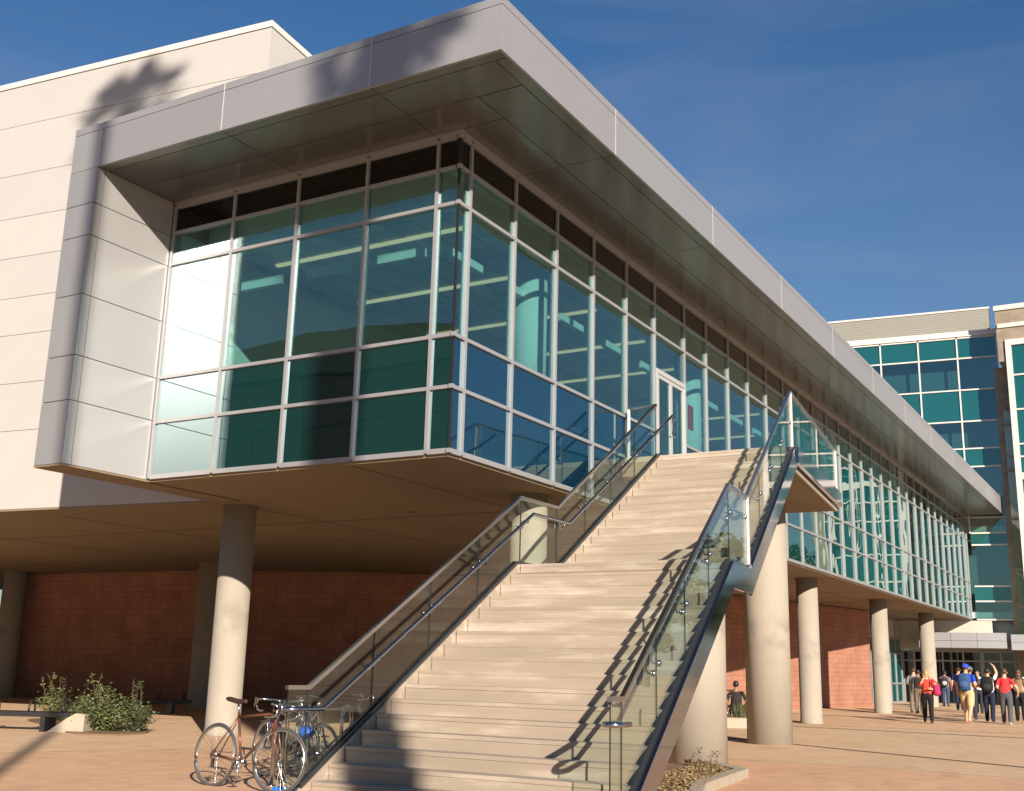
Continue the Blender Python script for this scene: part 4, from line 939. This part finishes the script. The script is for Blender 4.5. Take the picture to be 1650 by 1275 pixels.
    if shorts:
        sm_ = MB()
        for s in (1, -1):
            k = Vector((stride*s*.62+.03, .095*s, .50)); a = Vector((0, hw*s, .93)); sm_.tube([a, a.lerp(k, .45), a.lerp(k, .98)], [.10, .105, .088], 14, caps=False)
        sm_.ball((0, 0, .93), .15, 14, sq=(.92, 1.15, .7)); soo = sm_.build('shorts', cloth(legs)); soo.parent = t
    return t
def backpack(x, y, heading, h, label, col, col2, z=1.22, off=-.20, lat=0., size=(.10, .15, .24)):
    t = thing('backpack', (x, y, G(x)), label, 'backpack', None, heading); t.scale = (h/1.75*1.13, h/1.75*1.13, h/1.75)
    m = MB(); m.ball((off, lat, z), 1, 18, sq=size)
    for i, v in enumerate(m.v):            # squarer than a ball
        d = v-Vector((off, lat, z)); q = Vector((d.x/size[0], d.y/size[1], d.z/size[2]))
        pw = Vector([math.copysign(abs(c)**.6, c) for c in q]); v.x, v.y, v.z = off+pw.x*size[0], lat+pw.y*size[1], z+pw.z*size[2]
    o = m.build('bag', cloth(col)); o.parent = t
    m = MB(); m.ball((off-size[0]*.85, lat, z-.07), 1, 14, sq=(.05, size[1]*.75, .11)); o = m.build('pocket', cloth(col2)); o.parent = t
    for s in (-1, 1):
        m = MB(); yy = lat+.10*s
        y2 = yy if abs(lat) < .1 else .13+.03*s; m.tube([(off+.08, yy, z+.15), (-.02, y2, 1.475), (.10, y2*1.05, 1.40), (.135, y2*1.1, 1.25), (.06, yy*(1.45 if abs(lat) < .1 else 1), 1.08), (off+.08, yy*(1.2 if abs(lat) < .1 else 1), z-.16)], .016, 6); o = m.build('strap', cloth(col2)); o.parent = t
EAST, WEST = 0., pi
P1 = dict(x=47.9, y=9.48)
person(47.98, 9.50, .35, 1.72, 'man in a grey shirt and grey trousers standing behind the walking woman', (.17, .17, .19), (.16, .15, .13), HB, SKIN, stride=.04, sleeve=.7, armL='bent', armR='down')
person(46.9, 9.12, .2, 1.66, 'person in dark jacket and brown trousers half hidden behind the blond woman', (.03, .025, .025), (.17, .12, .09), HK, SKIN2, stride=.08, sleeve=1)
person(39.62, 7.45, pi+.16, 1.66, 'blond woman in orange top and black trousers walking towards the stair', (.50, .06, .035), (.012, .012, .014), HBL, SKIN, stride=.16, armR='face', armL='bent', longhair=True, female=True, sleeve=.9)
backpack(39.62, 7.45, pi+.16, 1.66, 'pink and red shoulder bag carried by the blond woman', (.36, .025, .10), (.42, .04, .04), z=1.10, off=.02, lat=.28, size=(.15, .10, .19))
person(56.75, 9.85, .1, 1.60, 'person in grey top and blue jeans with a striped backpack near the doors', (.22, .2, .2), (.04, .06, .12), HK, SKIN2, stride=.05, sleeve=.2)
backpack(56.75, 9.85, .1, 1.60, 'black and grey striped backpack on the person near the doors', (.03, .03, .035), (.35, .35, .36))
person(40.82, 6.42, -.1, 1.88, 'tall man in blue cap, blue shirt and khaki shorts walking away', (.015, .06, .42), (.50, .36, .19), HB, SKIN, SHOEW, stride=.16, cap=(.02, .07, .50), shorts=True, armR='bent', armL='down', bare_feet=True)
backpack(40.82, 6.42, -.1, 1.88, 'blue backpack on the man with the blue cap', (.03, .07, .17), (.05, .10, .22), size=(.12, .16, .27))
person(52.5, 8.55, .0, 1.78, 'person in navy shirt partly hidden behind the man in the blue cap', (.015, .02, .09), (.02, .03, .07), HK, SKIN, stride=.05)
person(43.6, 6.72, .1, 1.80, 'person in grey cap and dark clothes beside the man in the blue cap', (.02, .02, .025), (.03, .03, .04), HB, SKIN2, stride=.1, cap=(.10, .13, .19), armR='bent')
person(49.5, 7.35, pi, 1.70, 'person in a white shirt facing this way in the gap of the crowd', (.6, .6, .6), (.03, .03, .04), HK, SKIN, stride=.05, armL='bent')
person(42.36, 5.97, .0, 1.76, 'man in white shirt and dark jeans with one arm raised over his head', (.72, .70, .68), (.015, .02, .045), HK, SKIN, stride=.07, armR='up', armL='bent', sleeve=.55)
backpack(42.36, 5.97, .0, 1.76, 'black backpack on the man raising one arm', (.012, .012, .014), (.03, .03, .033), size=(.13, .17, .27))
person(41.05, 5.27, .05, 1.76, 'woman in red T-shirt and dark grey trousers walking away, seen from behind', (.62, .035, .04), (.07, .075, .085), HB, SKIN, SHOEW, stride=.09, female=True, armR='out', armL='bent', sleeve=.35)
person(43.7, 5.17, .1, 1.74, 'long haired person in brown patterned top at the right edge of the crowd', (.20, .13, .07), (.014, .014, .018), HB, SKIN, stride=.05, female=True, longhair=True, armL='bent')
person(44.9, 4.95, -.1, 1.80, 'person in white top and black trousers at the far right, cut by the frame', (.6, .6, .6), (.015, .015, .02), HK, SKIN2, stride=.06)
person(33.2, 11.65, .35, 1.76, 'seated person in dark clothes on the pale planter, seen from behind', (.025, .022, .022), (.02, .02, .02), HK, SKIN2, seated=True, armL='lap', armR='lap', sleeve=.6, zoff=-.53)
bike(35.6, 12.9, 2.2, 'dark bicycle standing by the red wall in front of the seated person', (.03, .03, .03), BLK)

# ------------------------------------------------------------------ trees and building that stand behind the viewer (shadows and reflections)
def tree(x, y, h, w, seed, label, n=3800, mat=LEAFT, ls=.32):
    rn = random.Random(seed); t = thing('tree', (x, y, G(max(-300, min(500, x)))), label, 'tree', 'trees mirrored in the glass'); z0 = G(x)
    m = MB(); m.tube([(x, y, z0-.2), (x+.1, y, z0+h*.25), (x, y+.1, z0+h*.55)], [h*.028, h*.022, h*.012], 10)
    cl = []
    for k in range(22):
        a = rn.uniform(0, 6.28); zz = rn.uniform(.3, .95); rr = w*.5*sqrt(max(.05, 1-((zz-.55)/.5)**2))*rn.uniform(.3, .9)
        c = Vector((x+cos(a)*rr, y+sin(a)*rr, z0+h*zz)); cl.append((c, w*rn.uniform(.13, .22)))
        if k < 9: m.tube([(x, y, z0+h*rn.uniform(.25, .5)), tuple(c)], [h*.009, h*.003], 5)
    m.build('trunk', BARK, t); lf = MB()
    for k in range(n):
        c, r = rn.choice(cl); d = Vector((rn.gauss(0, 1), rn.gauss(0, 1), rn.gauss(0, 1))).normalized()*r*rn.random()**.4; d.z *= .75; leaf(lf, c+d, ls*rn.uniform(.6, 1.2), rn)
    lf.build('crown', mat, t)
ah = thing('arched_hall', (-20, 42, 0), 'brown hall with a low arched roof behind the viewer, mirrored in the short glass end', 'building')
HALLW = plain('brown hall panel', (.15, .105, .065), .8, 0, .3, .12, .4); m = MB(); rn = random.Random(2)
for k in range(6):
    for q in range(10): m.box((-20.3+.012*rn.random(), 22+4*q+.03, 2.9*k+.03), (-20, 22+4*(q+1)-.03, 2.9*(k+1)-.03))
m.build('wall', HALLW, ah)
m = MB(); m.box((-44, 22, 0), (-20.2, 62, 17.45)); m.build('core', plain('panel gap', (.05, .035, .025), .9), ah)
m = MB(); m.prism([(-19.6, 21.5, 17.46)]+[(-19.6, 21.5+41*k/24, 17.7+2.15*sin(pi*k/24)) for k in range(25)]+[(-19.6, 62.5, 17.46)], (-25, 0, 0)); m.build('roof', plain('hall roof', (.17, .13, .08), .7), ah)
m = MB()
for q in range(4): m.box((-20.02, 26+9*q, .2), (-19.97, 30+9*q, 6.5))
m.build('window_band', SPD, ah)
for i, (x, y, h) in enumerate(((92, -2, 12), (98, -6, 13), (90, -9, 11), (104, -12, 13), (96, -17, 12))):
    tree(x, y, h, 6.5, 80+i, 'tall green tree beyond the stone tower, mirrored in the long glass front', 2600)
def palm(x, y, h, r, tr, seed, label, nf=75):
    rn = random.Random(seed); t = thing('palm_tree', (x, y, 0), label, 'palm tree', 'tall palms behind the viewer')
    m = MB(); m.tube([(x, y, -.2), (x+.06, y, h*.3), (x, y+.06, h*.7), (x, y, h)], [tr*.6, tr*.62, tr*.95, tr*.9] if tr < .2 else [tr*1.2, tr, tr*.95, tr*.9], 14); m.build('trunk', BARK, t)
    lf = MB()
    for k in range(nf):
        a = rn.uniform(0, 6.28); el = rn.uniform(-1.0, 1.25); L_ = r*rn.uniform(.75, 1.1); c = Vector((x, y, h-.1)); d = Vector((cos(a)*cos(el), sin(a)*cos(el), sin(el)))
        tip = c+d*L_*.6; sd = d.cross(Vector((0, 0, 1))).normalized() if abs(d.z) < .98 else Vector((1, 0, 0)); lf.tube([c, tip], .015, 4); upv = sd.cross(d)
        for q in range(13):
            an = lerp(-1.25, 1.25, q/12); dd = d*cos(an)+sd*sin(an); e = tip+dd*L_*.5-Vector((0, 0, .12*L_*rn.random())); s2 = (d*-sin(an)+sd*cos(an))*.035*L_
            lf.quad([tip, tip.lerp(e, .5)-s2, e, tip.lerp(e, .5)+s2])
    lf.build('crown', FROND, t)
palm(-8.0, -6.2, 27.0, 1.25, .13, 5, 'tall slender palm behind the viewer casting its shadow on the cream wall')
palm(-4.94, -9.05, 20.2, 1.2, .39, 6, 'thick palm behind the viewer casting its shadow on the lower steps and canopy corner')

# ------------------------------------------------------------------ low building far off at the left edge
fb = thing('distant_building', (52, 74, G(52)), 'pale distant building with an orange band glimpsed at the far left under the soffit', 'building')
d1 = Vector((.80, -.6, 0)); c0 = Vector((49, 76.5, G(52)))
def fbx(m, z0, z1, o=0., l0=-20, l1=2.5):
    p = [c0+d1*l0, c0+d1*l1, c0+d1*l1+Vector((5, 7, 0)), c0+d1*l0+Vector((5, 7, 0))]; m.prism([(v.x-o*.6, v.y-o*.8, z0) for v in p], (0, 0, z1-z0))
m = MB(); fbx(m, 0, 4.2); fbx(m, 4.9, 5.6); m.build('wall', STUCW, fb)
m = MB(); fbx(m, 4.2, 4.9, .1); m.build('orange_band', plain('orange paint', (.6, .2, .05), .7), fb)
m = MB(); fbx(m, 5.6, 6.3, .3); m.build('roof', FASC, fb)
